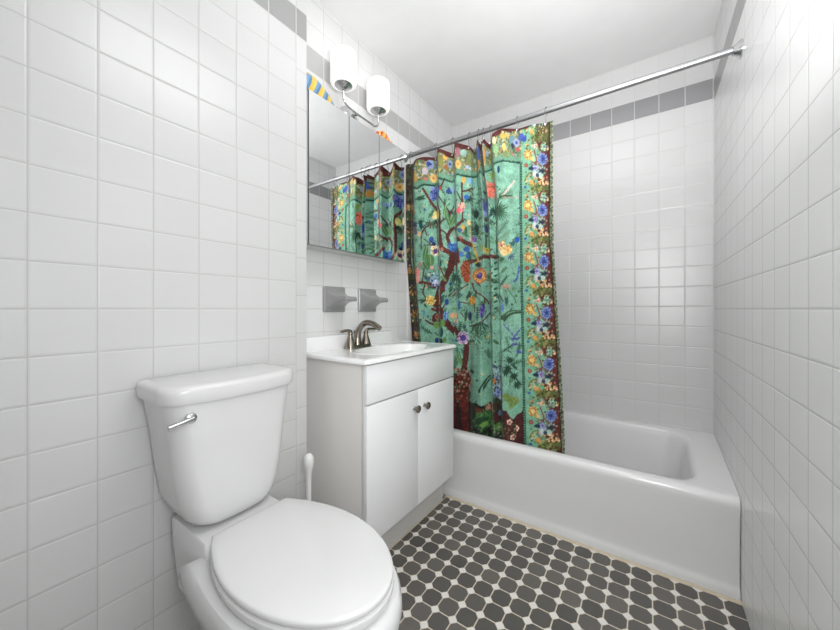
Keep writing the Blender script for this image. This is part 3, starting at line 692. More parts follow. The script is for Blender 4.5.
ell(474.5, 238, 2.6, 3.4, (120, 96, 160)); ell(471.5, 240, 1.8, 1.8, (220, 150, 180)); fan(479, 226, 10, 9, 1.8, 4.2, DG, 1.4); fan(479, 212, 9, 7, 2.2, 4.2, (24, 64, 52), 1.8); fan(476, 234, 7, 6, 3.4, 5.6, DG)
ell(456, 246, 1.8, 4, (70, 130, 200)); ell(466.5, 249.5, 3.4, 3, (64, 110, 180), rough=.4); ell(461, 254.5, 2.2, 3, (70, 130, 200)); ell(467.5, 256, 2, 2.6, (60, 110, 190))
line([(473, 243), (476, 252), (478, 260), (476, 262)], 2.2, 1.4, (216, 176, 90), col2=(120, 120, 60)); ell(486.5, 250, 2.6, 3.8, (216, 190, 80)); line([(486, 247), (486, 234)], 1.2, .8, (60, 70, 60)); ell(486, 219.5, 2, 1.6, (112, 50, 44)); ell(486.5, 229, 2, 3.8, NV, col2=(90, 90, 160)); ell(485, 205, 2.4, 7, (74, 82, 170), col2=(130, 130, 200)); ell(485.5, 214, 2, 3, LB)
ell(481.5, 247, 2, 3.4, (150, 180, 110)); ell(484, 177, 1.6, 2.4, (222, 200, 190)); ell(485, 192, 2, 2, DG)
s = sl(490, 190, 3.4, 6.8); img[s] = np.array((232, 128, 108)) + ((N1[s] - .5) * 30)[..., None]; ell(487.5, 184, 1, 1.5, (140, 190, 160)); ell(492, 175, 3, 4, (140, 170, 90), rough=.8); ell(498.5, 172, 1.4, 4, (44, 64, 120))
fan(497, 212, 12, 11, -1.1, 1.5, (58, 104, 72), 1.5); fan(496, 212, 9, 8, 1.6, 4.6, (40, 78, 66), 1.3); line([(497, 258), (496.5, 235), (497, 212), (500, 196)], 1.0, .8, (44, 78, 66))
for a_ in (-.9, -.6, -.3): sprig(498, 201, a_, 14, 5, (96, 130, 90), 3, .9)
for i in range(9): ell(503 + i * 1.4, 197 - i * 1.9, 1.4, 1.1, (218, 196, 190))
line([(500, 199), (505, 197), (511, 196.5)], 1.2, .8, (50, 90, 60)); line([(504, 199), (520, 197.4)], .4, .4, (220, 150, 150)); sprig(498, 236, -1.0, 16, 6, (88, 120, 100), 3, 1.0); sprig(499, 240, -.6, 12, 5, (120, 150, 110), 3, .9)
petal_flower(501.5, 246.5, 6.0, (245, 208, 146), (206, 120, 110), 5, .9, rc=.22); petal_flower(508, 250, 5.4, (246, 202, 128), (238, 170, 90), 5, .9); ell(504, 253, 4, 3.4, (244, 214, 150)); ell(501.4, 246, 1.4, 2, (200, 110, 120))
ell(517, 240, 2.4, 3.2, (46, 96, 190)); ell(512.5, 244, 3, 2.2, (60, 110, 110), rough=.6); fan(510, 256, 6, 5, -.4, 2, (70, 90, 130), 1.2); fan(500, 258, 7, 4, .2, 1.4, MG, 1.6)
ell(465.5, 270, 5, 10, (150, 66, 44), col2=(196, 110, 66), rough=.3); ell(467, 279, 3.4, 4, (186, 84, 48)); fan(475, 264, 7, 4, -.4, .5, DG, 2)
petal_flower(479.6, 275.6, 8.9, (246, 186, 112), (98, 66, 168), 12, .92, edge=(214, 104, 52), rc=.36); ell(479.6, 274.6, 1.2, 1.2, (150, 120, 190))
ell(417.6, 273, 2.8, 5, (240, 150, 140)); ell(417, 280, 2.8, 4, (242, 164, 150)); ell(420, 265, 1.6, 3, (200, 140, 120)); ell(432, 267.8, 2, 1.8, (244, 190, 176))
for _ in range(60): ell(435 + rnd.gauss(0, 2.4), 281 + rnd.gauss(0, 3.4), .9, 1.0, rnd.choice([LB, (220, 226, 230), (60, 90, 170), (190, 204, 226)]))
ell(428.5, 275, 2, 1.6, (206, 200, 206)); petal_flower(430.5, 300.5, 5.6, (238, 212, 122), (214, 160, 70), 7, 1.05, ring=(214, 166, 80)); ell(424, 313, 1.0, 3.6, (80, 140, 190)); leaf(424, 303, 427, 308, 1.6, DG)
ell(445.5, 316, 2.6, 5, (60, 110, 180), col2=(130, 170, 206)); ell(446.8, 302, 2.2, 3.4, (40, 90, 170)); ell(450.5, 284, 1.6, 2, (50, 90, 170)); ell(458.8, 305, 2.0, 5.6, (30, 84, 140), col2=(60, 120, 180)); ell(452.6, 315.6, 2.6, 3.0, (240, 180, 130)); ell(456, 321, 2.2, 2.6, (242, 190, 150))
for a_ in (2.4, 3.0, 3.6): sprig(462, 288, a_, 12, 5, (50, 94, 70), 3, .9)
fan(456, 279, 7, 7, 2.2, 4.6, (44, 84, 70), 1.2); line([(453, 296), (460, 290), (468, 284)], .8, .8, TR); sprig(454, 270, 1.8, 10, 4, (70, 110, 84))
ell(472.4, 300.5, 3.0, 4.6, (232, 178, 70), col2=(206, 140, 50)); line([(474.5, 304), (474.5, 312)], 1, .7, (110, 90, 50)); ell(482.2, 310.4, 2.9, 7.8, (66, 60, 134), .1, col2=(124, 116, 180)); ell(470.3, 316, 1.4, 5, NV); leaf(468, 309, 464, 316, 1.4, DG); leaf(467, 312, 465, 322, 3, (70, 110, 90)); leaf(468, 312, 469.5, 321, 1.4, DG)
for i in range(8):
    yq = 264 + i * 6.5
    leaf(493.5, yq, 498, yq - 2.5, 2.0, (44, 84, 60)); leaf(493, yq + 2, 489.5, yq + 5, 1.8, (40, 76, 56))
for a_ in (.6, 1.1, 1.6, 2.1, 2.6): leaf(481, 322, 481 + 11 * math.cos(a_), 322 + 11 * math.sin(a_), 1.6, (40, 82, 64))
for _ in range(90):
    x = rnd.gauss(479, 6); y = rnd.gauss(336, 6)
    if x < 470.5 or x > 490: continue
    a = rnd.uniform(0, 6.28); leaf(x, y, x + 3 * math.cos(a), y + 3 * math.sin(a), 1, rnd.choice([DG, MG, (90, 130, 90)]))
petal_flower(463, 338, 7.6, (206, 180, 206), (92, 70, 160), 6, .95, rc=.42); ell(455, 340.5, 3, 1.4, (60, 90, 170)); line([(455, 338), (460, 336)], 1.2, 1.2, (150, 80, 110))
# right of the field
for i in range(7): a_ = rnd.uniform(-.6, .6); ell(516.5 + i * .45 + a_, 280 - i * 1.9 + a_, .8, .8, (64, 96, 190))
for i in range(5): ell(514 + i * .8, 282 - i * 1.0, 1.0, 1.0, (80, 110, 190)); ell(519 - i * .4, 267 + i * 2.2, 1.3, .9, (74, 104, 190))
for _ in range(50): ell(506 + rnd.gauss(0, 2.6), 286 + rnd.gauss(0, 1.6), .7, .7, rnd.choice([(206, 140, 130), (186, 160, 130), (224, 176, 160)]))
line([(507, 288), (511, 294), (515, 299), (516, 303)], .7, .5, (76, 124, 84)); fan(507, 290, 7, 4, 1.6, 2.9, (84, 128, 88), 1); fan(511, 289, 6, 3, -.5, .4, (96, 140, 100), 1); ell(512, 304.5, 1.3, 1.3, (70, 110, 80)); ell(516, 296, 2, 1.5, (90, 140, 100)); fan(518, 290, 5, 3, 0.3, 1.5, (70, 112, 84))
line([(504.5, 320), (508, 315.5), (514, 313), (521, 312.5)], 2.6, 1.4, (66, 98, 66)); line([(504.5, 315), (508, 312), (514, 310.5), (520, 311)], 1.8, 1.0, (84, 120, 78)); ell(502.5, 307, 1.6, 4.4, (100, 140, 206), rough=.9); ell(500, 310, 1, 3, LB)
for i in range(26):
    f = i / 26; ell(503.5 + f * 12 + rnd.gauss(0, .5), 324 + f * 13 + rnd.gauss(0, 1.0), .7, .6, rnd.choice([(88, 92, 176), (110, 110, 190), (70, 74, 150)]))
for i in range(16): f = i / 16; ell(520 - f * 8 + rnd.gauss(0, .4), 329 + f * 12 + rnd.gauss(0, .5), .9, .9, (92, 96, 180))
for i in range(14): f = i / 14; ell(511 + f * 9, 338.5 + rnd.gauss(0, .7), .9, .9, (78, 82, 160)); ell(512 + f * 6, 344 + rnd.gauss(0, .8), .8, .8, (84, 90, 170))
ell(519, 352, 3, 1.6, (80, 90, 180), .3); line([(505, 349), (511, 352)], 1.2, 1, MG); line([(519, 353), (511, 362)], .5, .5, MG)
for cx_, cy_ in ((508, 368), (514, 376), (510, 360), (517, 385), (506, 372)): fan(cx_, cy_, 5, 9, 0, 5.6, (38, 78, 58), 1.5)
line([(507, 366), (514, 376), (521, 385)], .9, .9, (40, 76, 60)); line([(479, 391), (481, 386), (486, 380), (490, 376.5)], 1.6, 1.2, (38, 78, 54)); line([(484, 388), (488, 382), (492, 378)], 1.6, 1.2, (38, 78, 54)); line([(483, 390), (484, 385), (488, 378)], .9, .9, (60, 110, 70)); ell(477, 380, 1.4, 1.2, (50, 100, 80)); ell(472, 372, 2, 2, DG)
# narrow strip of mixed blossoms
for _ in range(320):
    x = rnd.uniform(492, 502); y = rnd.triangular(358, 412, 395)
    ell(x, y, rnd.uniform(.8, 1.4), rnd.uniform(.8, 1.6), rnd.choice([(150, 172, 176), (58, 84, 110), (110, 130, 170), (90, 130, 110), (44, 64, 70), (176, 190, 200)]))
ell(494, 380, 2.2, 2.6, (206, 130, 60)); petal_flower(498, 392, 4.6, (140, 156, 200), (60, 90, 160), 6, .9)
sprig(500, 372, -1.5, 16, 6, (60, 92, 86), 2.6, .9)
# foot of the print: soil, rocks, shrubs
s = sl(461, 412, 9.5, 44); m = (PX[s] < 470 + 0.8 * np.sin(PY[s] * .4)) & (PY[s] > 372 + 4 * N2[s])
img[s] = np.where(m[..., None], np.array((112, 46, 36)) + ((N2[s] - .5) * 60)[..., None] * np.array((1, .5, .4)), img[s])
for _ in range(90):
    x = rnd.uniform(453, 470); y = rnd.uniform(368, 404); ell(x, y, 1.2, 1.3, rnd.choice([(60, 30, 28), (170, 120, 100), (70, 110, 70), (140, 70, 50), (40, 60, 44), (190, 150, 130)]))
ell(458, 430, 4, 30, (30, 30, 48), a=.55, rough=.6)
m0 = 396 + 10 * (N4 - .5) + 16 * np.exp(-((PX - 480) / 12) ** 2) * .6
m = (PY > m0) & (PX > 469) & (PX < 503)
img[m] = (np.array((48, 58, 40)) + ((N2 - .5) * 70)[..., None] * np.array((.8, 1, .6)))[m]
ell(478, 411, 5, 4, (130, 70, 44), rough=.8); ell(490, 408, 5, 3.4, (206, 160, 130), rough=.9); ell(494, 405, 4, 4, (84, 56, 48), rough=.7)
ell(483.5, 420, 11, 9, (96, 156, 84), rough=.5, col2=(50, 100, 54)); ell(482, 421, 6.5, 5, (40, 86, 52), rough=.5); ell(484, 424, 5, 3, (120, 170, 84), rough=.5); ell(472, 414, 3.4, 6, (30, 60, 46), rough=.8)
ell(498, 427, 5, 4.4, (116, 160, 84), rough=.5, col2=(80, 124, 60)); ell(497, 416, 4, 5, (92, 40, 36), rough=.6); ell(500, 413, 2, 3, (90, 120, 150))
for _ in range(160):
    x = rnd.uniform(470, 503); y = rnd.uniform(426, 452); ell(x, y, 1.3, 1.0, rnd.choice([(28, 50, 40), (80, 128, 90), (50, 84, 60), (150, 160, 120), (24, 34, 30)]))
mh = 403 + np.clip((PX - 503), 0, 40) * 0.45 + 6 * np.sin((PX - 503) * .2)
m = (PY > mh + 6 * np.clip(1 - np.abs(PX - 513) / 9, 0, 1)) & (PX > 503) & (PX < 524.5)
img[m] = (np.array((92, 40, 38)) + ((N2 - .5) * 34)[..., None] * np.array((1, .6, .6)))[m]
ell(511, 402, 8.5, 6.2, (154, 176, 96), rough=.6, col2=(110, 146, 74)); ell(506, 396, 4, 4, (130, 160, 84), rough=.6); ell(518, 409, 5, 5, (128, 190, 158)); ell(505, 405, 4, 5, (136, 190, 160))
for x, y in ((509.5, 421.5), (516.5, 428.5), (513, 436.5)): petal_flower(x, y, 3.6, (240, 198, 178), (206, 110, 80), 5, .95)
for _ in range(70):
    x = rnd.uniform(503, 516); y = rnd.uniform(424, 446); ell(x, y, 1.2, .9, rnd.choice([(60, 70, 44), (110, 110, 70), (40, 50, 36), (150, 130, 96)]), a=.9)
for _ in range(70):          # dense palm fronds; their dark green also paints in the fold's shade
    x = rnd.uniform(471, 498); y = rnd.uniform(186, 262); a = rnd.uniform(0, 6.28); q_ = rnd.uniform(3, 6)
    leaf(x, y, x + q_ * math.cos(a), y + q_ * math.sin(a), 1.1, rnd.choice([(36, 78, 60), (52, 96, 72), (70, 116, 86)]))
# ---- borders
gly = np.interp(PX[0], [p[0] for p in GLN], [p[1] for p in GLN])[None, :]
vlx = np.interp(PY[:, 0], [p[0] for p in VLN], [p[1] for p in VLN])[:, None]
edx = np.interp(PY[:, 0], [p[0] for p in EDG], [p[1] for p in EDG])[:, None]
lbx = np.interp(PY[:, 0], [p[0] for p in LBD], [p[1] for p in LBD])[:, None]
tpy = np.interp(PX[0], [p[0] for p in TOPE], [p[1] for p in TOPE])[None, :]
topm = (PY < gly) & (PX < vlx + 2)
base_top = np.array((140, 172, 128)) + ((N2 - .5) * 60)[..., None] * np.array((1, .7, .8))
mixm = np.clip((gly - PY - 4) / 6, 0, 1)[..., None]
new = np.array((140, 196, 166)) * (1 - mixm) + base_top * mixm
img[topm] = (new * .86)[topm]
rb = PX >= vlx
f = (PX - vlx) / (edx - vlx)
newr = np.array((134, 192, 160)) + ((N4 - .5) * 14)[..., None] + np.zeros_like(img)
red = np.clip((f - .50 - .18 * (N4 - .4) - 0.10 * np.sin(PY / 51.5 * 6.28 + 1)) * 9, 0, 1)[..., None]
newr = newr * (1 - red) + (np.array((112, 52, 46)) + ((N2 - .5) * 24)[..., None]) * red
img[rb] = newr[rb]
def bp(f_, y): return float(np.interp(y, [p[0] for p in VLN], [p[1] for p in VLN])) + f_ * (float(np.interp(y, [p[0] for p in EDG], [p[1] for p in EDG])) - float(np.interp(y, [p[0] for p in VLN], [p[1] for p in VLN])))
for n in range(-1, 7):
    y0 = 154.6 + 51.4 * n; q = .9 + .03 * n; R2 = random.Random(5)
    def E_(f_, dy, rx, ry, c, **kw): ell(bp(f_, y0 + dy), y0 + dy, rx * q, ry, c, **kw)
    for i in range(90):
        E_(R2.uniform(.34, .98), R2.gauss(34, 3.4), 1.6, 1.0, R2.choice([(104, 116, 52), (134, 140, 66), (74, 88, 44), (150, 156, 90), (96, 120, 70)]))
    for i in range(70): E_(R2.uniform(.14, .97), R2.uniform(-14, 30), 1.2, 1.1, R2.choice([(84, 128, 92), (58, 88, 60), (150, 170, 120), (186, 150, 110), (104, 60, 50), (190, 196, 176)]), a=.8)
    for i in range(60): E_(R2.uniform(.3, .8), R2.uniform(8, 24), 1.2, 1.0, R2.choice([(70, 112, 96), (120, 150, 120), (40, 70, 80), (160, 186, 180), (150, 80, 70)]))
    for i in range(36): E_(R2.uniform(.15, .62), R2.uniform(20, 31), 1.0, .9, R2.choice([(226, 176, 104), (236, 206, 150), (210, 140, 80), (120, 150, 80)]))
    for i in range(26): E_(R2.uniform(.6, .92), R2.uniform(22, 30), .95, .95, R2.choice([(236, 190, 130), (222, 160, 110), (240, 214, 170)]))
    line([(bp(.42, y0 - 4), y0 - 4), (bp(.5, y0 + 6), y0 + 6), (bp(.46, y0 + 16), y0 + 16)], 1.0, 1.0, (150, 80, 76)); line([(bp(.5, y0 + 6), y0 + 6), (bp(.66, y0 + 12), y0 + 12)], .8, .8, (150, 80, 76))
    line([(bp(.12, y0 + 27), y0 + 27), (bp(.2, y0 + 21), y0 + 21), (bp(.32, y0 + 19), y0 + 19)], 1, 1, (120, 140, 80))
    petal_flower(bp(.23, y0), y0, 6.4, (242, 204, 124), (246, 214, 140), 9, .86 * q, ring=(206, 136, 60)); ell(bp(.36, y0 + 5), y0 + 5, 2.2, 2, (238, 200, 120))
    petal_flower(bp(.70, y0 + 4), y0 + 4, 7.0, (116, 136, 202), (52, 70, 150), 9, .86 * q, ring=(66, 88, 168)); 
    for i in range(12): a = i * .52; E_(.70 + .10 * math.cos(a), 4 + 5.2 * math.sin(a), .8, .8, (160, 178, 226))
    petal_flower(bp(.47, y0 + 14), y0 + 14, 4.4, (176, 170, 214), (110, 110, 180), 7, .85 * q); E_(.33, 14.6, 3.2, 1.8, (40, 62, 96)); E_(.66, 17, 4.2, 1.6, (38, 60, 92), rot=-.5); E_(.62, 20.5, 3.6, 2.6, (176, 204, 190), rough=.4); E_(.45, 20, 2.2, 3.4, (206, 206, 216), rough=.5); E_(.53, 21, 2, 2.2, (60, 80, 100))
    E_(.17, 11.0, 2.3, 2.2, (176, 74, 76)); E_(.17, 11.0, 1.1, 1.0, (208, 130, 110)); E_(.34, 28.5, 2.4, 2.2, (236, 172, 90)); E_(.5, 27, 1.8, 2.6, (120, 180, 140)); E_(.14, 33, 1.8, 1.4, (70, 110, 180)); E_(.20, 41.5, 1.8, 1.6, (232, 176, 96)); E_(.27, 38, 2.0, 1.6, (150, 180, 110))
    petal_flower(bp(.74, y0 + 43), y0 + 43, 5.0, (168, 204, 166), (70, 100, 180), 5, .95 * q); petal_flower(bp(.48, y0 + 43.5), y0 + 43.5, 3.0, (244, 206, 180), (220, 150, 100), 5, q); E_(.36, 43, 1.6, 1.4, (226, 200, 160)); E_(.86, 45, 1.4, 1.4, (240, 200, 150))
# top border blossoms, laid over the band
def tp(x, d): return float(np.interp(x, [p[0] for p in TOPE], [p[1] for p in TOPE])) + d
R3 = random.Random(3)
for _ in range(900):
    x = R3.uniform(398, 521); t0 = tp(x, 0); g0 = gl(x, GLN); y = R3.uniform(t0 + 3, g0 - 6)
    ell(x, y, R3.uniform(.6, 1.3), R3.uniform(.7, 1.4), R3.choice([(150, 142, 70), (206, 176, 96), (110, 120, 60), (170, 190, 200), (236, 210, 150), (120, 140, 110), (90, 104, 60), (196, 130, 110)]), a=.9)
for x, d, rx, ry, c in ((430, 7, 4, 5, LB), (428.5, 7, 2, 3, BL), (433.6, 21, 4.2, 4.4, YE), (425, 14, 3.2, 4.2, (200, 186, 196)), (425, 22, 2.6, 1.8, (206, 130, 110)), (414.5, 16, 2.4, 6, (220, 176, 90)), (409, 15, 3, 8, (96, 96, 56)), (445, 7, 2.8, 2.6, (226, 180, 90)), (450, 12, 2.4, 4, (150, 164, 190)), (446, 16, 2, 3, (190, 120, 60)), (440.5, 12, 3, 8, (150, 148, 80)),
                        (458, 9, 2.4, 5, (180, 110, 130)), (463.5, 8, 3, 4, (150, 190, 180)), (458, 21, 3.0, 5, (240, 196, 110)), (470, 14, 3.4, 7, (134, 146, 90)), (467, 22, 2, 2, (170, 190, 220)), (478.8, 12, 2, 8, (72, 104, 182)), (478, 24, 2, 4, (206, 146, 70)), (484, 18, 1.6, 8, (216, 160, 80)), (487, 12, 1.6, 4, (150, 170, 190)),
                        (494, 8, 2.2, 4, (226, 214, 170)), (496, 18, 3, 5, (150, 196, 140)), (503, 8, 3, 2.6, (226, 180, 84)), (507, 7, 2.4, 2, (214, 190, 96)), (504, 18, 2, 4, (236, 206, 110)), (512, 12, 3, 5, (110, 150, 160)), (513, 17, 2, 3, (50, 70, 84)), (516.5, 14, 3.4, 4.4, (160, 168, 206)), (518, 21, 2.4, 2.4, (190, 96, 96)), (521, 9, 2.6, 4.6, (84, 104, 186)), (524, 12, 2.6, 3, (70, 92, 178)), (506, 26, 3, 3, (130, 160, 100)), (514, 22, 1.6, 3, (90, 120, 90))):
    ell(x, tp(x, d), rx, ry, c, rough=.5)
for x, d in ((430.5, 7), (433.6, 21), (458, 21), (516.5, 14), (450, 12)):
    ell(x, tp(x, d), 1.4, 1.5, (210, 150, 80) if d == 21 else (60, 80, 150))
olive = (PX > 535) & (PX < 550) & (PY < 142) & (N1 > .35); img[olive] = (np.array((96, 98, 52)) + ((N2 - .5) * 60)[..., None])[olive]
band = (PY < tpy + 1.0 + 5.0 * N4) & (PX < 512) | (PY < tpy + .6 + 3 * N4) & (PX < 530); img[band] = (np.array((104, 46, 42)) + ((N2 - .5) * 30)[..., None])[band]
gline = (np.abs(PY - gly - .3) < .95) & (PX < vlx); img[gline] = (38, 84, 70)
gl2 = (np.abs(PY - gly + 1.3) < .5) & (PX < vlx); img[gl2] = img[gl2] * .6 + np.array((90, 150, 120)) * .4
vline = (np.abs(PX - vlx) < 1.25) & (PY > 161.5); img[vline] = (48, 96, 82)
vd = vline & (np.abs(((PY / 2.6) % 1) - .5) < .2) & (np.abs(PX - vlx) < .6); img[vd] = (130, 176, 156)
# left border
lb = PX < lbx; img[lb] = (np.array((78, 74, 50)) + ((N2 - .5) * 60)[..., None])[lb]
lr = PX < lbx - 5.5; img[lr] = (np.array((84, 44, 36)) + ((N2 - .5) * 30)[..., None])[lr]
for n in range(0, 12):
    yb_ = 205 + n * 21; xb = float(np.interp(yb_, [p[0] for p in LBD], [p[1] for p in LBD])) - 4
    for q_ in range(26):
        z_ = rnd.random(); ell(xb + rnd.gauss(0, 1.6), yb_ + z_ * 20, .9, 1.1, ((190, 136, 70), (64, 104, 62), (64, 66, 90))[int(z_ * 2.99)] if rnd.random() < .8 else (200, 180, 140))
# hem trim on the free edge
ht = PX > edx - 3.2; img[ht] = (np.array((70, 40, 36)) + ((N1 - .5) * 10)[..., None])[ht]
ht = PX > edx - 2.0
img[ht] = (np.array((108, 118, 92)) + ((N1 - .5) * 130)[..., None])[ht]
img *= (1 + (N1 - .5) * .16 + (N4 - .5) * .10)[..., None]
g_ = img.mean(2, keepdims=True); img = (img * .85 + g_ * .15) * .97; img = 255 * (np.clip(img, 1, 255) / 255) ** 1.2
img = np.clip(img, 8, 250)

# ---- cloth surface
LV = np.array([150, 200, 250, 300, 350, 440.])
K = [ # x at six heights                         depth (cm, + into the tub) at six heights
 ([552, 552, 553, 556, 559.5, 564], [0, 0, 0, 0, 0, 0]),
 ([546, 546, 547, 549, 553, 557], [.5, .3, .1, 0, 0, 0]),
 ([532, 533, 534, 537, 540, 545], [-.4, -.8, -.9, -.7, -.4, -.2]),
 ([518, 519.5, 520, 521, 522.5, 524.5], [.4, -.1, -.2, .2, .4, .7]),
 ([504, 508, 509, 511, 512, 514], [-1.0, -1.0, -1.0, -.7, -.4, -.3]),
 ([491.8, 497, 498.3, 500.5, 501.5, 503], [-2.4, -1.7, -1.2, -1.2, -1.2, -1.4]),
 ([490.6, 495.6, 497, 499.3, 500.3, 501.8], [1.6, 1.0, .4, .2, .3, .8]),
 ([482.2, 488, 490.4, 492, 492.6, 493.4], [-1.4, -1.2, -1.3, -1.5, -1.6, -1.8]),
 ([481.2, 486.8, 489.0, 490.3, 491, 491.8], [1.8, 1.6, 1.5, 1.8, 2.0, 2.2]),
 ([476.9, 482.8, 483.5, 481.5, 481, 481], [-1.4, -1.2, -.8, -1.0, -1.4, -1.6]),
 ([475.8, 478.5, 477.5, 474.5, 473, 472.5], [2.6, 2.8, 2.2, .3, .0, .3]),
 ([474.0, 473.2, 472.6, 471.0, 470.4, 470], [1.5, 2.2, 1.8, .9, 2.2, 2.6]),
 ([470.5, 471.0, 470.8, 469.2, 469, 468.5], [0.0, -.6, -.8, -.8, 1.5, 2.6]),
 ([463, 463, 464, 464, 463, 462], [-.6, -.6, -.2, .2, .6, 2.2]),
 ([454.8, 456, 457.5, 459, 457, 455], [-1.8, -1.5, -1.1, -.8, -.2, 1.6]),
 ([453.6, 454.6, 455.8, 456.6, 453, 450], [1.2, .9, .6, .2, .1, 1.2]),
 ([445, 446, 447, 449, 448, 446], [-.2, -.4, -.4, .4, .4, .4]),
 ([437.6, 438.8, 439.4, 441, 441, 440], [-2.0, -1.8, -1.6, -1.1, -.8, -.6]),
 ([436.3, 437.4, 438.0, 439.2, 438.8, 438], [1.0, 1.0, .8, .4, .3, .3]),
 ([424, 425, 426, 428, 429, 430], [-.6, -1.0, -1.0, -.8, -.7, -.6]),
 ([414, 414.5, 415, 418, 421, 424], [-1.6, -1.5, -1.4, -1.2, -1.0, -.8]),
 ([411.5, 411.6, 411.8, 415.5, 419, 422], [.6, .8, .8, .6, .5, .4]),
 ([407, 407, 407, 411, 415.5, 418.5], [.2, 0, 0, 0, 0, 0]),
 ([401, 401.5, 403.5, 408.3, 413.2, 416.5], [.6, .4, .3, .2, .2, .2])]
KX = np.array([k[0] for k in K], float); KD = np.array([k[1] for k in K], float) / 100 * 1.7
def xn(z): return np.interp(z, [0.30, 0.45, 0.88, 1.31, 1.60, 1.95], [1.672, 1.668, 1.648, 1.602, 1.590, 1.588])
NJ, NI = 560, 420
seglen = np.abs(np.diff(KX.mean(1))) + np.abs(np.diff(KD.mean(1))) * 260
cum = np.concatenate([[0], np.cumsum(seglen)]); sj = np.linspace(0, cum[-1], NJ)
TX, TY = np.array([p[0] for p in TOPE]), np.array([p[1] for p in TOPE])
def level(py):
    kx = np.array([np.interp(py, LV, KX[i]) for i in range(len(K))]); kd = np.array([np.interp(py, LV, KD[i]) for i in range(len(K))])
    return kx, kd
def smooth1(a, n):
    p = np.concatenate([np.full(n, a[0]) + (np.arange(-n, 0)) * (a[1] - a[0]), a, np.full(n, a[-1]) + np.arange(1, n + 1) * (a[-1] - a[-2])])
    k = np.hanning(2 * n + 1); k /= k.sum(); return np.convolve(p, k, 'valid')
kx0, kd0 = level(150)
px_top = smooth1(np.interp(sj, cum, kx0), 5)
py_top = np.interp(px_top, TX, TY)
rX0 = np.array([ray(p, 0)[0] for p in px_top])
z_top = H + (CY - py_top) / FX * (1.588 / rX0)
ZBOT = 0.285
V = np.zeros((NI, NJ, 3)); COL = np.zeros((NI, NJ, 3))
vv = np.linspace(0, 1, NI)
Zg = z_top[None, :] + (ZBOT - z_top)[None, :] * vv[:, None]
# per-row fold layout, evaluated on a ladder of image heights then interpolated
lad = np.linspace(110, 480, 75); LX = []; LDp = []
for p in lad:
    a, b = level(p); LX.append(smooth1(np.interp(sj, cum, a), 5)); LDp.append(smooth1(np.interp(sj, cum, b), 9))
LX = np.array(LX); LDp = np.array(LDp); JJ = np.arange(NJ)
EXTRA = np.zeros(NJ)            # cloth hidden inside a pleat carries its own stretch of print
for a_ in (5, 7, 14, 17, 20):
    m_ = (sj >= cum[a_]) & (sj <= cum[a_ + 1]); EXTRA[m_] = -(sj[m_] - cum[a_]) / (cum[a_ + 1] - cum[a_]) * abs(KD.mean(1)[a_ + 1] - KD.mean(1)[a_]) / 0.0055
for i in range(NI):
    z = Zg[i]; xnm = xn(z); px = px_top.copy()
    for _ in range(3):
        rx = ca + (px - CX) / FX * sa; py = CY - (z - H) * FX / (xnm / rx)
        q = np.clip((py - lad[0]) / (lad[1] - lad[0]), 0, len(lad) - 1.001); qi = q.astype(int); qf = q - qi
        px = LX[qi, JJ] * (1 - qf) + LX[qi + 1, JJ] * qf; dp = LDp[qi, JJ] * (1 - qf) + LDp[qi + 1, JJ] * qf
    dp = dp + 0.0012 * np.sin(z * 9 + JJ * .05) * np.sin(JJ * .031)
    X = xnm + dp; u = (px - CX) / FX; rx = ca + u * sa; ry = sa - u * ca
    Y = X * ry / rx
    V[i, :, 0] = X; V[i, :, 1] = np.minimum(Y, DB - 0.012); V[i, :, 2] = z
    gx = np.clip((px + EXTRA - CX0) * S - .5, 0, W_ - 1.01); gy = np.clip((py - CY0) * S - .5, 0, H_ - 1.01)
    ix, iy = gx.astype(int), gy.astype(int); fx_, fy_ = (gx - ix)[:, None], (gy - iy)[:, None]
    COL[i] = (img[iy, ix] * (1 - fx_) + img[iy, ix + 1] * fx_) * (1 - fy_) + (img[iy + 1, ix] * (1 - fx_) + img[iy + 1, ix + 1] * fx_) * fy_
c = COL / 255; c = np.where(c <= .04045, c / 12.92, ((c + .055) / 1.055) ** 2.4)
def grid_mesh(name, V, colr=None):
    ni, nj = V.shape[:2]; me = bpy.data.meshes.new(name)
    a = np.arange(ni * nj).reshape(ni, nj); F = np.stack([a[:-1, :-1], a[1:, :-1], a[1:, 1:], a[:-1, 1:]], -1).reshape(-1, 4)
    me.vertices.add(ni * nj); me.vertices.foreach_set('co', V.reshape(-1).astype(np.float32))
    me.loops.add(F.size); me.loops.foreach_set('vertex_index', F.reshape(-1).astype(np.int32))
    me.polygons.add(len(F)); me.polygons.foreach_set('loop_start', np.arange(0, F.size, 4, dtype=np.int32)); me.polygons.foreach_set('loop_total', np.full(len(F), 4, np.int32))
    me.update(); me.validate()
    if colr is not None:
        at = me.color_attributes.new('print', 'FLOAT_COLOR', 'POINT')
        at.data.foreach_set('color', np.concatenate([colr.reshape(-1, 3), np.ones((ni * nj, 1))], 1).reshape(-1).astype(np.float32))
    me.polygons.foreach_set('use_smooth', np.ones(len(F), bool))
    return me
k = NT('printed_curtain_cloth'); at = k.n.new('ShaderNodeAttribute'); at.attribute_name = 'print'
k.link(at.outputs['Color'], k.b.inputs['Base Color']); k.b.inputs['Roughness'].default_value = 0.72; k.b.inputs['Specular IOR Level'].default_value = 0.25
k.b.inputs['Sheen Weight'].default_value = 0.1
k.bump(k.noise(500.0, 2), 0.15, 0.0005); M['cloth'] = k.m
cur = thing('shower_curtain', 'green floral tree-of-life shower curtain hanging into the tub', 'shower curtain', (1.62, 0.75, 1.9))
me = grid_mesh('curtain_panel', V, c); o = link_mesh('curtain_panel', me, M['cloth'], cur, smooth=False)
md = o.modifiers.new('thickness', 'SOLIDIFY'); md.thickness = 0.0012; md.offset = 1
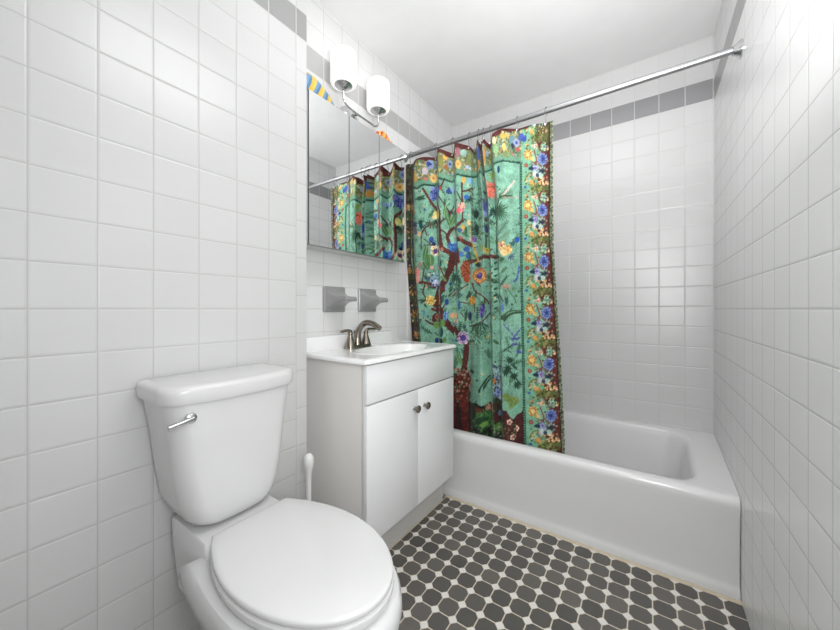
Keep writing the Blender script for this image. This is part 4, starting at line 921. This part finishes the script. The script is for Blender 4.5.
# corded trim down the free edge
M['braid'] = stripes_mat('grey_green_braid', [(96, 112, 88), (168, 172, 150), (60, 70, 58), (130, 140, 110)], 60, 0.8)
bm = nb(); ed = V[::6, 0, :]
tube(bm, [tuple(p + np.array((0, -0.0015, 0))) for p in ed], 0.003, 8, 1); obj('edge_braid', bm, M['braid'], cur)

# hooks
def ztop_at(px):
    return float(H + (CY - np.interp(px, TX, TY)) / FX * (1.588 / ray(px, 0)[0]))
HK = [(411, 'shower curtain hook nearest the mirrored cabinet'), (436.4, 'second shower curtain hook out from the mirrored cabinet'), (453, 'third shower curtain hook out from the mirrored cabinet'),
      (469.4, 'shower curtain hook with a bright ring, left of the bunched narrow pleats'), (478.7, 'shower curtain hook at the narrow blue pleat'), (483.3, 'shower curtain hook at the narrow orange pleat'),
      (491, 'shower curtain hook at the left end of the widest flat panel'), (517.3, 'shower curtain hook midway along the widest flat panel'), (546, 'shower curtain hook at the free outer corner of the curtain')]
for px, lab in HK:
    r = ray(px, 0); y = RX * r[1] / r[0]; zt = ztop_at(px) - 0.010
    j = int(np.argmin(np.abs(px_top - px))); cxp = float(V[6, j, 0]) ; cyp = float(V[6, j, 1])
    t = thing('curtain_hook', lab, 'curtain hook', (RX, y, RZ), 'metal hooks along the shower rod')
    bm = nb(); pts = [(RX + 0.015, y, RZ - 0.012), (RX + 0.0165, y, RZ + 0.004), (RX, y, RZ + 0.0165), (RX - 0.0165, y, RZ + 0.003), (RX - 0.014, y, RZ - 0.016), ((RX + cxp) / 2 - 0.006, (y + cyp) / 2, (RZ + zt) / 2 - 0.004), (cxp - 0.005, cyp, zt + 0.001), (cxp + 0.004, cyp, zt - 0.006)]
    tube(bm, pts, 0.0013, 8, 6); obj('wire', bm, M['wire'], t)
    bm = nb(); lathe(bm, [(0.001, -.0035), (0.0032, -.002), (0.0036, 0), (0.0032, .002), (0.001, .0035)], (RX, y, RZ + 0.019), n=12); obj('roller_bead', bm, M['wire'], t)
    bm = nb(); lathe(bm, [(0.0042, 0), (0.0062, -0.0012), (0.0062, 0.0012), (0.0042, 0)], (cxp - 0.004, cyp, zt - 0.001), 'X', 16, cap0=False, cap1=False); obj('grommet_ring', bm, M['chrome'], t)
